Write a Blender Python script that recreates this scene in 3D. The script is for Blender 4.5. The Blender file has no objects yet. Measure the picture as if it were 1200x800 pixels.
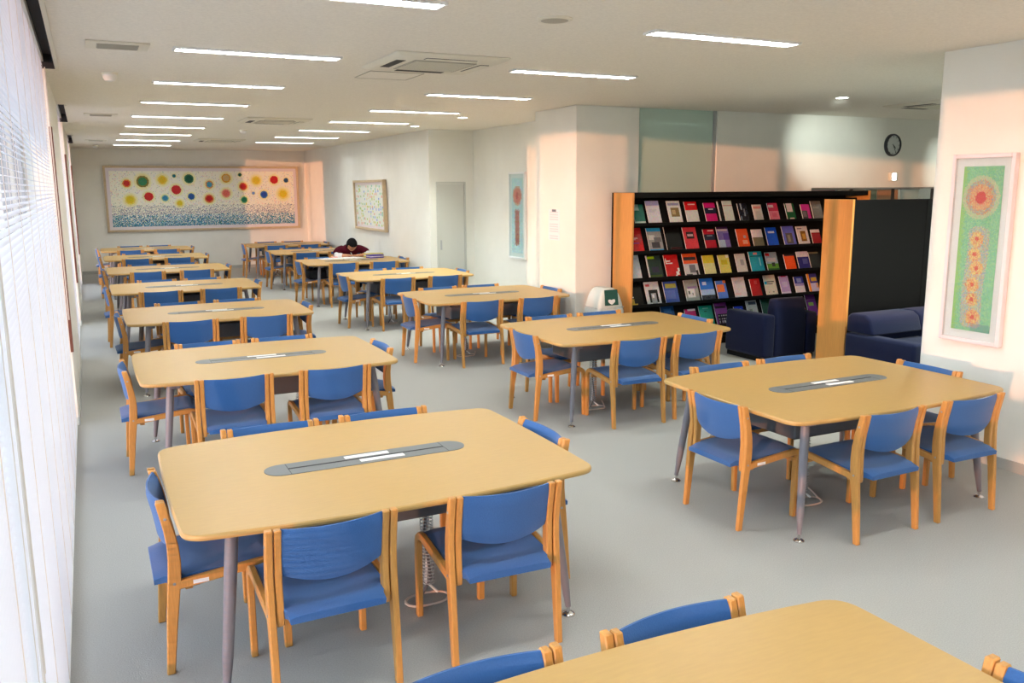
import bpy, bmesh, math, random
import numpy as np
from mathutils import Vector, Matrix
random.seed(7)
S = bpy.context.scene
C = S.collection
PI = math.pi

# ------------------------------------------------------------------ camera
FPX, YAW, PITCH, ROLL, CAMH = 1003.756, .456, .1778, -.0054, 1.9313
HC = 2.8575                                                   # ceiling height
_f = Vector((math.sin(YAW)*math.cos(PITCH), math.cos(YAW)*math.cos(PITCH), -math.sin(PITCH)))
_r = Vector((math.cos(YAW), -math.sin(YAW), 0)); _u = _r.cross(_f)
_r2 = math.cos(ROLL)*_r+math.sin(ROLL)*_u; _u2 = -math.sin(ROLL)*_r+math.cos(ROLL)*_u
cam = bpy.data.cameras.new('camera'); cam.sensor_width = 36; cam.lens = 36*FPX/1200; cam.clip_end = 200; cam.clip_start = .05
co = bpy.data.objects.new('camera', cam); C.objects.link(co)
co.matrix_world = Matrix(((_r2.x, _u2.x, -_f.x, 0), (_r2.y, _u2.y, -_f.y, 0), (_r2.z, _u2.z, -_f.z, CAMH), (0, 0, 0, 1)))
S.camera = co
def ray(x, y): return _r2*((x-600)/FPX)+_u2*((400-y)/FPX)+_f
def at_z(x, y, z): d = ray(x, y); return Vector((0, 0, CAMH))+d*((z-CAMH)/d.z)
def at_y(x, y, Y): d = ray(x, y); return Vector((0, 0, CAMH))+d*(Y/d.y)
def at_x(x, y, X): d = ray(x, y); return Vector((0, 0, CAMH))+d*(X/d.x)

# ------------------------------------------------------------------ world, sun, exposure
w = bpy.data.worlds.new('sky'); S.world = w; w.use_nodes = True
bg = w.node_tree.nodes['Background']; bg.inputs[0].default_value = (.78, .85, 1, 1); bg.inputs[1].default_value = 1.8
SUN_AZ, SUN_EL = math.atan(.59), math.radians(2.7)
sd = Vector((math.cos(SUN_AZ)*math.cos(SUN_EL), math.sin(SUN_AZ)*math.cos(SUN_EL), -math.sin(SUN_EL)))
sl = bpy.data.lights.new('sun', 'SUN'); sl.energy = 1.4; sl.color = (1, .37, .17); sl.angle = math.radians(.6)
so = bpy.data.objects.new('sun', sl); C.objects.link(so); so.rotation_euler = sd.to_track_quat('-Z', 'Y').to_euler(); so.location = (-20, -10, 8)
vs = S.view_settings; vs.view_transform = 'Standard'; vs.look = 'None'; vs.exposure = 1.52; vs.gamma = 1; vs.use_curve_mapping = False
TUBE = 18.0                                                    # emission of the fluorescent lamps

# ------------------------------------------------------------------ helpers
def lin(c):
    return tuple((v/12.92 if v <= .04045 else ((v+.055)/1.055)**2.4) for v in [k/255 for k in c])
MATS = {}
def mat(name, rgb, rough=.5, spec=.5, metal=0, var=0, scale=40, stretch=(1, 1, 1), bump=0, sheen=0, emit=None, es=0, transl=0):
    if name in MATS: return MATS[name]
    m = bpy.data.materials.new(name); MATS[name] = m; m.use_nodes = True
    nt = m.node_tree; b = nt.nodes['Principled BSDF']; L = nt.links
    col = lin(rgb)
    b.inputs['Base Color'].default_value = (*col, 1); b.inputs['Roughness'].default_value = rough
    b.inputs['Metallic'].default_value = metal; b.inputs['Specular IOR Level'].default_value = spec
    if sheen: b.inputs['Sheen Weight'].default_value = sheen; b.inputs['Sheen Roughness'].default_value = .5
    if var or bump:
        tc = nt.nodes.new('ShaderNodeTexCoord'); mp = nt.nodes.new('ShaderNodeMapping'); mp.inputs['Scale'].default_value = stretch
        nz = nt.nodes.new('ShaderNodeTexNoise'); nz.inputs['Scale'].default_value = scale; nz.inputs['Detail'].default_value = 4
        L.new(tc.outputs['Object'], mp.inputs[0]); L.new(mp.outputs[0], nz.inputs['Vector'])
        if var:
            rp = nt.nodes.new('ShaderNodeValToRGB')
            rp.color_ramp.elements[0].position = .3; rp.color_ramp.elements[1].position = .7
            rp.color_ramp.elements[0].color = (*[k*(1-var) for k in col], 1); rp.color_ramp.elements[1].color = (*[min(1, k*(1+var)) for k in col], 1)
            L.new(nz.outputs['Fac'], rp.inputs[0]); L.new(rp.outputs[0], b.inputs['Base Color'])
        if bump:
            bp = nt.nodes.new('ShaderNodeBump'); bp.inputs['Strength'].default_value = bump; bp.inputs['Distance'].default_value = .003
            L.new(nz.outputs['Fac'], bp.inputs['Height']); L.new(bp.outputs[0], b.inputs['Normal'])
    if emit: b.inputs['Emission Color'].default_value = (*emit, 1); b.inputs['Emission Strength'].default_value = es
    if transl:
        t = nt.nodes.new('ShaderNodeBsdfTranslucent'); t.inputs[0].default_value = (*col, 1)
        mx = nt.nodes.new('ShaderNodeMixShader'); mx.inputs[0].default_value = transl
        L.new(b.outputs[0], mx.inputs[1]); L.new(t.outputs[0], mx.inputs[2]); L.new(mx.outputs[0], nt.nodes['Material Output'].inputs[0])
    return m
def glass_mat(name, rgb, clear, rough=.02):
    m = bpy.data.materials.new(name); MATS[name] = m; m.use_nodes = True; nt = m.node_tree; L = nt.links; nt.nodes.remove(nt.nodes['Principled BSDF'])
    t = nt.nodes.new('ShaderNodeBsdfTransparent'); t.inputs[0].default_value = (*lin(rgb), 1)
    d = nt.nodes.new('ShaderNodeBsdfDiffuse'); d.inputs[0].default_value = (*lin(rgb), 1)
    g = nt.nodes.new('ShaderNodeBsdfGlossy'); g.inputs['Roughness'].default_value = rough
    fr = nt.nodes.new('ShaderNodeFresnel'); fr.inputs[0].default_value = 1.45
    gm = nt.nodes.new('ShaderNodeNewGeometry'); iv = nt.nodes.new('ShaderNodeMath'); iv.operation = 'SUBTRACT'; iv.inputs[0].default_value = 1; L.new(gm.outputs['Backfacing'], iv.inputs[1])
    ml = nt.nodes.new('ShaderNodeMath'); ml.operation = 'MULTIPLY'; L.new(fr.outputs[0], ml.inputs[0]); L.new(iv.outputs[0], ml.inputs[1])
    a = nt.nodes.new('ShaderNodeMixShader'); a.inputs[0].default_value = clear; L.new(d.outputs[0], a.inputs[1]); L.new(t.outputs[0], a.inputs[2])
    b = nt.nodes.new('ShaderNodeMixShader'); L.new(ml.outputs[0], b.inputs[0]); L.new(a.outputs[0], b.inputs[1]); L.new(g.outputs[0], b.inputs[2])
    L.new(b.outputs[0], nt.nodes['Material Output'].inputs[0]); return m
def print_mat(name, rough=.5, spec=.5):
    m = bpy.data.materials.new(name); MATS[name] = m; m.use_nodes = True; nt = m.node_tree; b = nt.nodes['Principled BSDF']
    a = nt.nodes.new('ShaderNodeVertexColor'); a.layer_name = 'print'; nt.links.new(a.outputs[0], b.inputs['Base Color'])
    b.inputs['Roughness'].default_value = rough; b.inputs['Specular IOR Level'].default_value = spec; return m

class MB:
    def __init__(s): s.v = []; s.f = []
    def add(s, vs, fs):
        n = len(s.v); s.v += [tuple(v) for v in vs]; s.f += [tuple(i+n for i in f) for f in fs]; return s
    def box(s, x0, x1, y0, y1, z0, z1, M=None):
        v = [Vector((x, y, z)) for z in (z0, z1) for y in (y0, y1) for x in (x0, x1)]
        if M is not None: v = [M@k for k in v]
        return s.add(v, [(0, 2, 3, 1), (4, 5, 7, 6), (0, 1, 5, 4), (2, 6, 7, 3), (0, 4, 6, 2), (1, 3, 7, 5)])
    def tube(s, pts, rad, n=10, cap=True):
        pts = [Vector(p) for p in pts]; rad = rad if isinstance(rad, (list, tuple)) else [rad]*len(pts)
        vs, fs = [], []; up = None
        for i, p in enumerate(pts):
            t = (pts[min(i+1, len(pts)-1)]-pts[max(i-1, 0)]).normalized()
            if up is None: up = t.orthogonal().normalized()
            up = (up-t*up.dot(t)); up = up.normalized() if up.length > 1e-6 else t.orthogonal().normalized()
            sd_ = t.cross(up)
            for k in range(n):
                a = 2*PI*k/n; vs.append(p+(up*math.cos(a)+sd_*math.sin(a))*rad[i])
        for i in range(len(pts)-1):
            for k in range(n):
                a, b = i*n+k, i*n+(k+1) % n; fs.append((a, b, b+n, a+n))
        if cap: fs.append(tuple(range(n))[::-1]); fs.append(tuple(range((len(pts)-1)*n, len(pts)*n)))
        return s.add(vs, fs)
    def lathe(s, prof, n=24, c=(0, 0, 0), ring=False):                     # prof: (r, z) list
        vs, fs = [], []
        for r, z in prof:
            for k in range(n): a = 2*PI*k/n; vs.append((c[0]+r*math.cos(a), c[1]+r*math.sin(a), c[2]+z))
        for i in range(len(prof)-1):
            for k in range(n):
                a, b = i*n+k, i*n+(k+1) % n; fs.append((a, b, b+n, a+n))
        if ring: a = (len(prof)-1)*n; fs += [(a+k, a+(k+1) % n, (k+1) % n, k) for k in range(n)]
        else: fs.append(tuple(range(n))[::-1]); fs.append(tuple(range((len(prof)-1)*n, len(prof)*n)))
        return s.add(vs, fs)
    def prism_x(s, poly, x0, x1):                              # poly in (y, z), extruded along x
        n = len(poly); vs = [(x0, y, z) for y, z in poly]+[(x1, y, z) for y, z in poly]
        fs = [tuple(range(n)), tuple(range(n, 2*n))[::-1]]+[(k, k+n, (k+1) % n+n, (k+1) % n) for k in range(n)]
        return s.add(vs, fs)
    def prism_z(s, poly, z0, z1):
        n = len(poly); vs = [(x, y, z0) for x, y in poly]+[(x, y, z1) for x, y in poly]
        fs = [tuple(range(n))[::-1], tuple(range(n, 2*n))]+[(k, (k+1) % n, (k+1) % n+n, k+n) for k in range(n)]
        return s.add(vs, fs)
    def loft(s, rings, cap=True):
        n = len(rings[0]); vs = [p for r in rings for p in r]; fs = []
        for i in range(len(rings)-1):
            for k in range(n):
                a, b = i*n+k, i*n+(k+1) % n; fs.append((a, b, b+n, a+n))
        if cap: fs.append(tuple(range(n))[::-1]); fs.append(tuple(range((len(rings)-1)*n, len(rings)*n)))
        return s.add(vs, fs)
    def mesh(s, name, m, bevel=0, seg=1, angle=35):
        me = bpy.data.meshes.new(name); me.from_pydata(s.v, [], s.f)
        bm = bmesh.new(); bm.from_mesh(me); bmesh.ops.remove_doubles(bm, verts=bm.verts, dist=1e-6)
        bmesh.ops.recalc_face_normals(bm, faces=bm.faces)
        if bevel:
            es = [e for e in bm.edges if e.is_manifold and e.calc_face_angle(0) > .6]
            bmesh.ops.bevel(bm, geom=es, offset=bevel, segments=seg, affect='EDGES', profile=.5, clamp_overlap=True)
        bm.to_mesh(me); bm.free()
        me.materials.append(m); me.shade_smooth(); me.set_sharp_from_angle(angle=math.radians(angle))
        return me
    def build(s, name, m, parent=None, bevel=0, seg=1, loc=None, angle=35, label=None):
        o = bpy.data.objects.new(name, s.mesh(name, m, bevel, seg, angle)); C.objects.link(o); o.parent = parent
        if loc is not None: o.location = loc
        if label: o['label'] = label
        return o
def tag(o, label, cat, group=None, kind=None):
    o['label'] = label; o['category'] = cat
    if group: o['group'] = group
    if kind: o['kind'] = kind
    return o
def struct(o, label=None):
    o['kind'] = 'structure'
    if label: o['label'] = label
    return o
def thing(name, label, cat, loc=(0, 0, 0), rz=0, group=None):
    o = bpy.data.objects.new(name, None); C.objects.link(o); o.location = loc; o.rotation_euler = (0, 0, rz); o.empty_display_size = .1
    return tag(o, label, cat, group)
KIDS = {}
def child(o, p): KIDS.setdefault(p.name, []).append(o); return o
def dup(root, loc, rz, label, group=None):
    r = root.copy(); C.objects.link(r); r.location = loc; r.rotation_euler = (0, 0, rz); r['label'] = label
    if group: r['group'] = group
    def rec(src, dst):
        for ch in ALLKIDS(src):
            c = ch.copy(); C.objects.link(c); c.parent = dst; rec(ch, c)
    rec(root, r); return r
def ALLKIDS(o): return [k for k in C.objects if k.parent == o]
def colour_grid(name, nx, ny, fn, m, parent=None, wdt=1, hgt=1):
    """flat printed sheet in local XZ (x 0..wdt, z 0..hgt, facing -Y); fn(u, v) -> sRGB 0..255, v from the top"""
    vs = [(wdt*i/nx, 0, hgt*j/ny) for j in range(ny+1) for i in range(nx+1)]
    fs = [(j*(nx+1)+i, j*(nx+1)+i+1, (j+1)*(nx+1)+i+1, (j+1)*(nx+1)+i) for j in range(ny) for i in range(nx)]
    me = bpy.data.meshes.new(name); me.from_pydata(vs, [], fs)
    at = me.color_attributes.new('print', 'FLOAT_COLOR', 'CORNER'); data = []
    for j in range(ny):
        for i in range(nx):
            c = lin(tuple(max(0, min(255, k)) for k in fn((i+.5)/nx, 1-(j+.5)/ny))); data += [*c, 1]*4
    at.data.foreach_set('color', data); me.materials.append(m)
    o = bpy.data.objects.new(name, me); C.objects.link(o); o.parent = parent; return o

# ------------------------------------------------------------------ materials
M_wall = mat('wall paint', (238, 236, 227), .75, .2, var=.02, scale=3, bump=.05)
M_ceil = mat('ceiling board', (236, 232, 221), .9, .1, var=.05, scale=60, bump=.25)
M_floor = mat('grey carpet', (174, 174, 169), .95, .1, var=.10, scale=170, bump=.5)
M_base = mat('grey baseboard', (178, 178, 172), .6, .3)
M_top = mat('table laminate', (190, 153, 90), .38, .5, var=.03, scale=14, stretch=(1, 6, 1))
M_edge = mat('table edge', (206, 164, 92), .4, .4, var=.05, scale=30)
M_leg = mat('grey leg enamel', (122, 119, 126), .35, .5)
M_chrome = mat('chrome', (215, 215, 215), .15, .5, 1)
M_slot = mat('grey slot plastic', (112, 116, 117), .45, .4)
M_dark = mat('dark groove', (38, 40, 42), .6, .3)
M_box = mat('cable box grey', (104, 106, 110), .5, .4)
M_white = mat('white plastic', (236, 236, 234), .45, .4)
M_wood = mat('beech chair wood', (200, 144, 76), .35, .4, var=.10, scale=16, stretch=(10, 10, 1))
M_blue = mat('blue upholstery', (54, 98, 156), .85, .15, var=.06, scale=220, bump=.25, sheen=.25)
M_navy = mat('navy upholstery', (21, 27, 55), .9, .1, var=.08, scale=180, bump=.2, sheen=.12)
M_black = mat('black laminate', (9, 10, 11), .6, .2)
M_orange = mat('orange veneer', (206, 146, 76), .4, .4, var=.08, scale=10, stretch=(12, 12, .6))
M_slat = mat('blind slat', (226, 229, 236), .5, .3, transl=.25)
M_cord = mat('blind cord', (214, 206, 196), .8, .2)
M_alu = mat('window aluminium', (176, 178, 180), .4, .5, .6)
M_brown = mat('brown trim', (112, 70, 56), .6, .3, var=.08, scale=20)
M_acw = mat('cream plastic', (226, 222, 206), .5, .3)
M_grill = mat('grey grille', (176, 172, 158), .6, .3)
M_lamp = mat('lit fluorescent diffuser', (255, 255, 255), .6, .2, emit=(.965, 1, .985), es=TUBE)
M_louv = mat('louver aluminium', (205, 208, 214), .35, .5, .3)
M_down = mat('lit downlight', (255, 255, 255), .6, .2, emit=(.92, 1, .96), es=14)
M_paper = mat('paper', (240, 240, 238), .7, .2)
M_frame = mat('pale frame wood', (206, 184, 150), .5, .3, var=.06, scale=20)
M_pinkframe = mat('pale lacquer frame', (232, 222, 224), .35, .5)
M_print = print_mat('printed picture', .55, .3)
M_cover = print_mat('glossy cover print', .22, .5)
M_pane = glass_mat('window glass', (244, 250, 250), .97)
M_green = glass_mat('pale green glass', (206, 226, 214), .2, .04)
M_bag = mat('clear bin bag', (205, 210, 206), .35, .5, var=.1, scale=25, bump=.6)
M_bin = mat('bin plastic', (206, 210, 202), .45, .4)
M_flap = mat('dark green flap', (32, 84, 74), .45, .4)
M_skin = mat('skin', (196, 140, 108), .55, .3, var=.04, scale=30)
M_maroon = mat('maroon cotton', (84, 22, 38), .9, .1, var=.08, scale=150)
M_cotton = mat('white cotton', (232, 232, 236), .9, .1)
M_trouser = mat('dark denim', (34, 38, 52), .9, .1)
M_hair = mat('black hair', (12, 12, 14), .75, .15, var=.2, scale=120)
M_blocker = mat('terrace concrete', (120, 120, 118), .9, .1, var=.1, scale=4)

# ------------------------------------------------------------------ the room
XW = -.20                                                     # inner face of the window-side pillars
YB = 22.09; XR0 = 5.54; YC0 = 4.32                            # mural wall, wall with the green picture and its corner
X1, Y1 = 5.04, 13.3                                           # wall with the confetti picture, door jog
X2 = 5.83; YS = 8.75                                          # wall with red picture, lounge wall
XE, YN = 13.0, -6.0
struct(MB().box(-.6, XE+.2, YN-.2, YB+.2, -.15, 0).build('floor', M_floor), 'pale grey carpet')
WIN = [(-2.0, 7.80), (10.95, 13.72), (16.95, 19.85)]
segs = [(YN, -2.0), (7.80, 10.95), (13.72, 16.95), (19.85, YB)]
mb = MB().box(-.10, XE+.2, YN-.2, YB+.2, HC, HC+.14)
for a, b in segs: mb.box(-.6, -.10, a, b, HC, HC+.14)
struct(mb.build('ceiling', M_ceil), 'cream mineral fibre ceiling')
mb = MB()
for a, b in segs: mb.box(-.55, XW, a, b, 0, HC)
struct(mb.build('wall_left', M_wall), 'white window wall piers')
struct(MB().box(-.55, X1+.2, YB, YB+.2, 0, HC).build('wall_back', M_wall), 'pale wall behind the mural')
struct(MB().box(X1, X1+.79, Y1, YB, 0, HC).build('wall_right', M_wall), 'pale wall block with recessed door')
struct(MB().box(X2, X2+.17, 9.75, Y1, 0, HC).build('wall_alcove', M_wall), 'pale alcove wall')
struct(MB().box(5.13, 6.0, YS, 9.77, 0, HC).build('wall_column', M_wall, bevel=.006), 'square column')
mb = MB().box(7.17, 8.80, YS, YS+.15, 0, HC).box(8.80, XE, YS, YS+.15, 1.905, HC)
struct(mb.build('wall_lounge', M_wall), 'lounge wall with high opening')
struct(MB().box(XR0, XE, YN, YC0, 0, HC).build('wall_picture', M_wall), 'pale wall block beside the table')
struct(MB().box(-.55, XR0, YN-.15, YN, 0, HC).build('wall_front', M_wall), 'wall behind')
struct(MB().box(XE, XE+.15, YC0, 13.2, 0, HC).build('wall_east', M_wall), 'far lounge wall')
struct(MB().box(6.0, XE, 12.0, 12.15, 0, HC).build('wall_office', M_wall), 'wall of the next room')
struct(MB().box(XR0-.012, XR0, YN, YC0+.012, 0, .075).box(XR0-.012, XE, YC0, YC0+.012, 0, .075).build('baseboard_picture', M_base))
struct(MB().box(XW, X1, YB-.012, YB, 0, .075).build('baseboard_back', M_base))
struct(MB().box(X1-.012, X1, Y1-.012, YB-.012, 0, .075).build('baseboard_right', M_base))
struct(MB().box(X2-.012, X2, 9.77, Y1, 0, .075).build('baseboard_alcove', M_base))
struct(MB().box(5.118, 6.0, YS-.012, YS, 0, .075).box(5.118, 5.13, YS-.012, 9.77, 0, .075).build('baseboard_column', M_base))
mb = MB()
for a, b in segs: mb.box(XW, XW+.012, a, b, 0, .075)
struct(mb.build('baseboard_left', M_base))
struct(MB().box(-40, -.62, -40, 60, -.5, -.4).build('blocker', M_blocker), 'concrete terrace added outside the windows to keep slat undersides grey')  # slab added to block sky light from below the blind slats
# pocket trim along the ceiling edge over the blinds
mb = MB()
for a, b in WIN: mb.box(-.125, -.10, a, b, HC-.012, HC+.14)
struct(mb.build('trim_1', M_acw), 'ceiling pocket edge')
mb = MB()
for a, b in WIN: mb.box(-.6, -.125, a, b, HC+.11, HC+.2).box(-.6, -.125, b-.004, b, HC, HC+.11).box(-.131, -.125, a, b, HC, HC+.11)
struct(mb.build('trim_3', mat('dark pocket lining', (58, 62, 68), .7, .2)), 'dark lining of the blind pockets')
# brown jamb trims on the piers
mb = MB()
for a, b in segs[1:]: mb.box(XW-.01, XW+.012, a-.005, a+.08, .62, 2.42)
struct(mb.build('trim_2', M_brown), 'brown jamb trim')

# windows: aluminium frame, mullions and panes
for n, (a, b) in enumerate(WIN):
    root = bpy.data.objects.new(f'window_{n+1}', None); C.objects.link(root); root.location = (-.45, a, 0); struct(root, 'tall aluminium window')
    k = max(2, round((b-a)/1.45)); st = (b-a)/k
    MB().box(-.03, .03, 0, b-a, 0, .08).box(-.03, .03, 0, b-a, 2.92, 2.99).box(-.03, .03, 0, .05, 0, 2.99).box(-.03, .03, b-a-.05, b-a, 0, 2.99).build('window_frame', M_alu, root)
    for i in range(1, k): MB().box(-.03, .03, i*st-.025, i*st+.025, .08, 2.92).build('mullion', M_alu, root)
    for i in range(k): MB().box(-.004, .004, i*st+.025, (i+1)*st-.025, .08, 2.92).build('pane', M_pane, root)

# venetian blinds
PITCH_S = .0245
def blind(y0, y1, tilt, label, hidden=False):
    root = thing('venetian_blind', label, 'blind', (-.225, y0, 0), 0, 'venetian blinds along the window wall')
    Wd = y1-y0
    MB().box(-.022, .022, 0, Wd, HC+.05, HC+.10).build('head_rail', M_white, root)
    MB().box(-.014, .014, 0, Wd, .015, .03).build('bottom_rail', M_white, root)
    prof = [(-.0125, -.0010), (-.006, .0012), (0, .0019), (.006, .0012), (.0125, -.0010)]
    vs = [(x, y, z) for y in (0, Wd) for x, z in prof]
    me = bpy.data.meshes.new('slat'); me.from_pydata(vs, [], [(i, i+1, i+6, i+5) for i in range(4)]); me.materials.append(M_slat); me.shade_smooth()
    z = .042
    while z < HC+.04:
        o = bpy.data.objects.new('slat', me); C.objects.link(o); o.parent = root; o.location = (0, 0, z); o.rotation_euler = (0, tilt, 0); z += PITCH_S
    n = max(3, int(Wd/.55)); mb = MB()
    for i in range(n):
        y = .12+(Wd-.24)*i/(n-1)
        for x in (-.0135, .0135): mb.box(x-.001, x+.001, y-.002, y+.002, .02, HC+.06)
    mb.build('ladder_cord', M_cord, root)
    return root
T1 = math.radians(18)
blind(-2.0, 2.22, T1, 'long white venetian blind hanging well away from the brown edged pier')
bl = blind(2.26, 7.78, T1, 'long white venetian blind ending at the brown edged pier')
MB().tube([(.03, .06, HC), (.032, .06, 1.6), (.03, .05, .55)], .004, 6).tube([(.03, .10, HC), (.03, .10, .7)], .003, 6).tube([(.032, .05, .56), (.032, .05, .48)], .009, 8).build('pull_cord', M_cord, bl)
MB().tube([(.028, 5.44, HC), (.028, 5.45, .9)], .005, 6).build('pull_cord', M_cord, bl)
blind(10.97, 13.70, math.radians(72), 'shut white venetian blind in the window between the two piers')
blind(16.97, 19.83, T1, 'white venetian blind in the window beside the mural wall')

# ------------------------------------------------------------------ ceiling fittings
def ceiling_light(x0, x1, y, label):
    cx = (x0+x1)/2; h = (x1-x0)/2
    t = thing('ceiling_light', label, 'ceiling light', (cx, y, HC), 0, 'recessed fluorescent lights')
    w = .072
    mb = MB().box(-h, h, -w, -w+.014, -.014, 0).box(-h, h, w-.014, w, -.014, 0).box(-h, -h+.016, -w+.014, w-.014, -.014, 0).box(h-.016, h, -w+.014, w-.014, -.014, 0)
    mb.build('frame', M_white, t)
    MB().box(-h+.016, h-.016, -w+.014, w-.014, -.004, -.001).build('diffuser', M_lamp, t)
    mb = MB().box(-h+.016, h-.016, -.003, .003, -.013, -.0045)
    n = 20
    for i in range(1, n): x = -h+2*h*i/n; mb.box(x-.0015, x+.0015, -w+.014, w-.014, -.013, -.0045)
    mb.build('louver_grid', M_louv, t)
ORD = ['first', 'second', 'third', 'fourth', 'fifth', 'sixth', 'seventh', 'eighth', 'ninth', 'tenth', 'eleventh', 'twelfth']
LLY = [19.95, 18.0, 16.05, 14.13, 12.17, 10.2, 8.30, 6.33, 4.32, 2.36, .4, -1.6]
LRY = [18.0, 16.05, 14.1, 12.15, 10.25, 8.31, 6.38, 4.50, 2.55, .6, -1.4]
for i, y in enumerate(LLY): ceiling_light(.605, 1.735, y, f'recessed fluorescent light in the window-side row, {ORD[i]} from the mural')
for i, y in enumerate(LRY): ceiling_light(3.145, 4.30, y, f'recessed fluorescent light in the inner row, {ORD[i]} from the mural')
ceiling_light(7.4, 8.6, 10.6, 'added unseen fluorescent light brightening the room behind the lounge wall')  # added out of view so the next room does not look dark
ceiling_light(10.0, 11.2, 10.6, 'second added unseen fluorescent light brightening the room behind the lounge wall')  # also added unseen, more fill for the next room
def downlight(x, y, label, aim=None, energy=60, size=1.7):
    t = thing('downlight', label, 'downlight', (x, y, HC), 0, 'round downlights')
    MB().lathe([(.062, 0), (.075, 0), (.077, -.006), (.064, -.008), (.060, 0)], 24, ring=True).build('trim_ring', M_white, t)
    MB().lathe([(.058, -.001), (.058, -.003)], 24).build('lens', M_down, t)
    l = bpy.data.lights.new('downlight_lamp', 'SPOT'); l.energy = energy; l.spot_size = size; l.spot_blend = 1.0; l.color = (.90, 1, .92); l.shadow_soft_size = .05
    o = bpy.data.objects.new('downlight_lamp', l); C.objects.link(o); o.parent = t; o.location = (0, 0, -.02)
    d = (Vector(aim)-Vector((x, y, HC))) if aim else Vector((0, 0, -1))
    o.rotation_euler = d.to_track_quat('-Z', 'Y').to_euler()
p = at_z(987, 114, HC); downlight(p.x, p.y, 'round downlight over the lounge', (at_y(968, 172, YS)), 95, .62)
p = at_z(542, 137.5, HC); downlight(p.x, p.y, 'round downlight in front of the alcove')
p = at_z(486, 147.5, HC); downlight(p.x, p.y, 'round downlight beside the door corner')
downlight(10.6, 7.2, 'round downlight beside the lounge cassette unit', (11.6, YS, 2.1), 50, .75)
downlight(7.0, 5.3, 'added hidden downlight above the sofa, brightening the lounge', None, 130, 2.2)  # added fill lamp, hidden by the picture wall, lifts the lounge
downlight(9.2, 5.5, 'added hidden downlight behind the picture wall, brightening the lounge', None, 130, 2.2)  # another added lamp out of view, fills the lounge with light
def cassette(cx, cy, s, label):
    t = thing('cassette_air_conditioner', label, 'air conditioner', (cx, cy, HC), 0, 'ceiling cassette air conditioners')
    h = s/2
    MB().loft([[(-h*k, -h*k, z), (h*k, -h*k, z), (h*k, h*k, z), (-h*k, h*k, z)] for k, z in ((1, 0), (1, -.008), (.93, -.028))]).build('fascia', M_acw, t, bevel=.004)
    g = h*.56
    gr = MB().box(-g, g, -g, g, -.034, -.028).build('intake_grille', M_grill, t)
    mb = MB()
    for i in range(13): y = -g+.03+i*(2*g-.06)/12; mb.box(-g+.02, g-.02, y-.004, y+.004, -.037, -.034)
    mb.build('grille_bars', M_acw, gr)
    for sx, sy in ((1, 0), (-1, 0), (0, 1), (0, -1)):
        a, b = h*.76, h*.45
        x0, x1, y0, y1 = (sx*a-.035, sx*a+.035, -b, b) if sx else (-b, b, sy*a-.035, sy*a+.035)
        v = MB().box(x0, x1, y0, y1, -.030, -.0265).build('air_slot', M_dark, t)
        if (sx, sy) in ((1, 0), (0, -1)): MB().box(x0+.006, x1-.006, y0+.006, y1-.006, -.034, -.0305).build('vane', M_acw, v)
cassette(2.43, 6.25, .86, 'square ceiling cassette air conditioner above the tables between light rows')
cassette(2.42, 12.3, .86, 'square ceiling cassette air conditioner, second from the mural')
cassette(2.40, 17.6, .86, 'square ceiling cassette air conditioner closest to the mural')
cassette(8.95, 7.0, .86, 'square ceiling cassette air conditioner over the lounge')
def vent(cx, cy, label):
    t = thing('ceiling_vent', label, 'vent', (cx, cy, HC), 0, 'oblong ceiling vents')
    MB().box(-.19, .19, -.15, .15, -.012, 0).build('fascia', M_acw, t, bevel=.004)
    MB().box(-.125, .125, -.095, .095, -.0145, -.0125).build('grille', M_grill, t)
    mb = MB()
    for i in range(9): y = -.085+i*.0213; mb.box(-.12, .12, y-.0035, y+.0035, -.018, -.0145)
    mb.build('grille_bars', M_grill, t)
vent(.27, 6.35, 'oblong ceiling vent by the long open blind'); vent(.26, 12.15, 'oblong ceiling vent by the shut blind'); vent(.27, 18.4, 'oblong ceiling vent by the blind next to the mural')
def dome(x, y, r, h, label, name, cat):
    t = thing(name, label, cat, (x, y, HC), 0, 'round ceiling fittings')
    MB().lathe([(r, 0), (r, -.012), (r*.96, -.016)], 28).build('base', M_acw, t)
    MB().lathe([(r*.85, -.016), (r*.82, -h*.6), (r*.62, -h*.9), (r*.2, -h)], 28).build('cover', M_white, t)
p = at_z(128, 85, HC); dome(p.x, p.y, .062, .07, 'domed smoke detector beyond the first ceiling vent', 'smoke_detector', 'smoke detector')
p = at_z(112, 170, HC); dome(p.x, p.y, .062, .06, 'domed smoke detector beside the mural wall', 'smoke_detector', 'smoke detector')
p = at_z(285, 152, HC); dome(p.x, p.y, .062, .06, 'domed smoke detector between two cassette units', 'smoke_detector', 'smoke detector')
t = thing('ceiling_speaker', 'round flat ceiling speaker grille between the light rows', 'speaker', tuple(at_z(650, 22, HC)))
MB().lathe([(.10, 0), (.10, -.006), (.092, -.012)], 32).build('ring', M_acw, t); MB().lathe([(.088, -.010), (.05, -.017), (.01, -.019)], 32).build('grille', M_grill, t)
t = thing('access_panel', 'flush square ceiling access panel beside the cassette unit', 'access panel', (2.36, 7.12, HC))
MB().box(-.22, .22, -.22, .22, -.003, 0).build('panel', M_ceil, t); MB().box(-.23, .23, -.23, -.222, -.005, 0).box(-.23, .23, .222, .23, -.005, 0).box(-.23, -.222, -.222, .222, -.005, 0).box(.222, .23, -.222, .222, -.005, 0).build('edge', M_grill, t)

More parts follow.
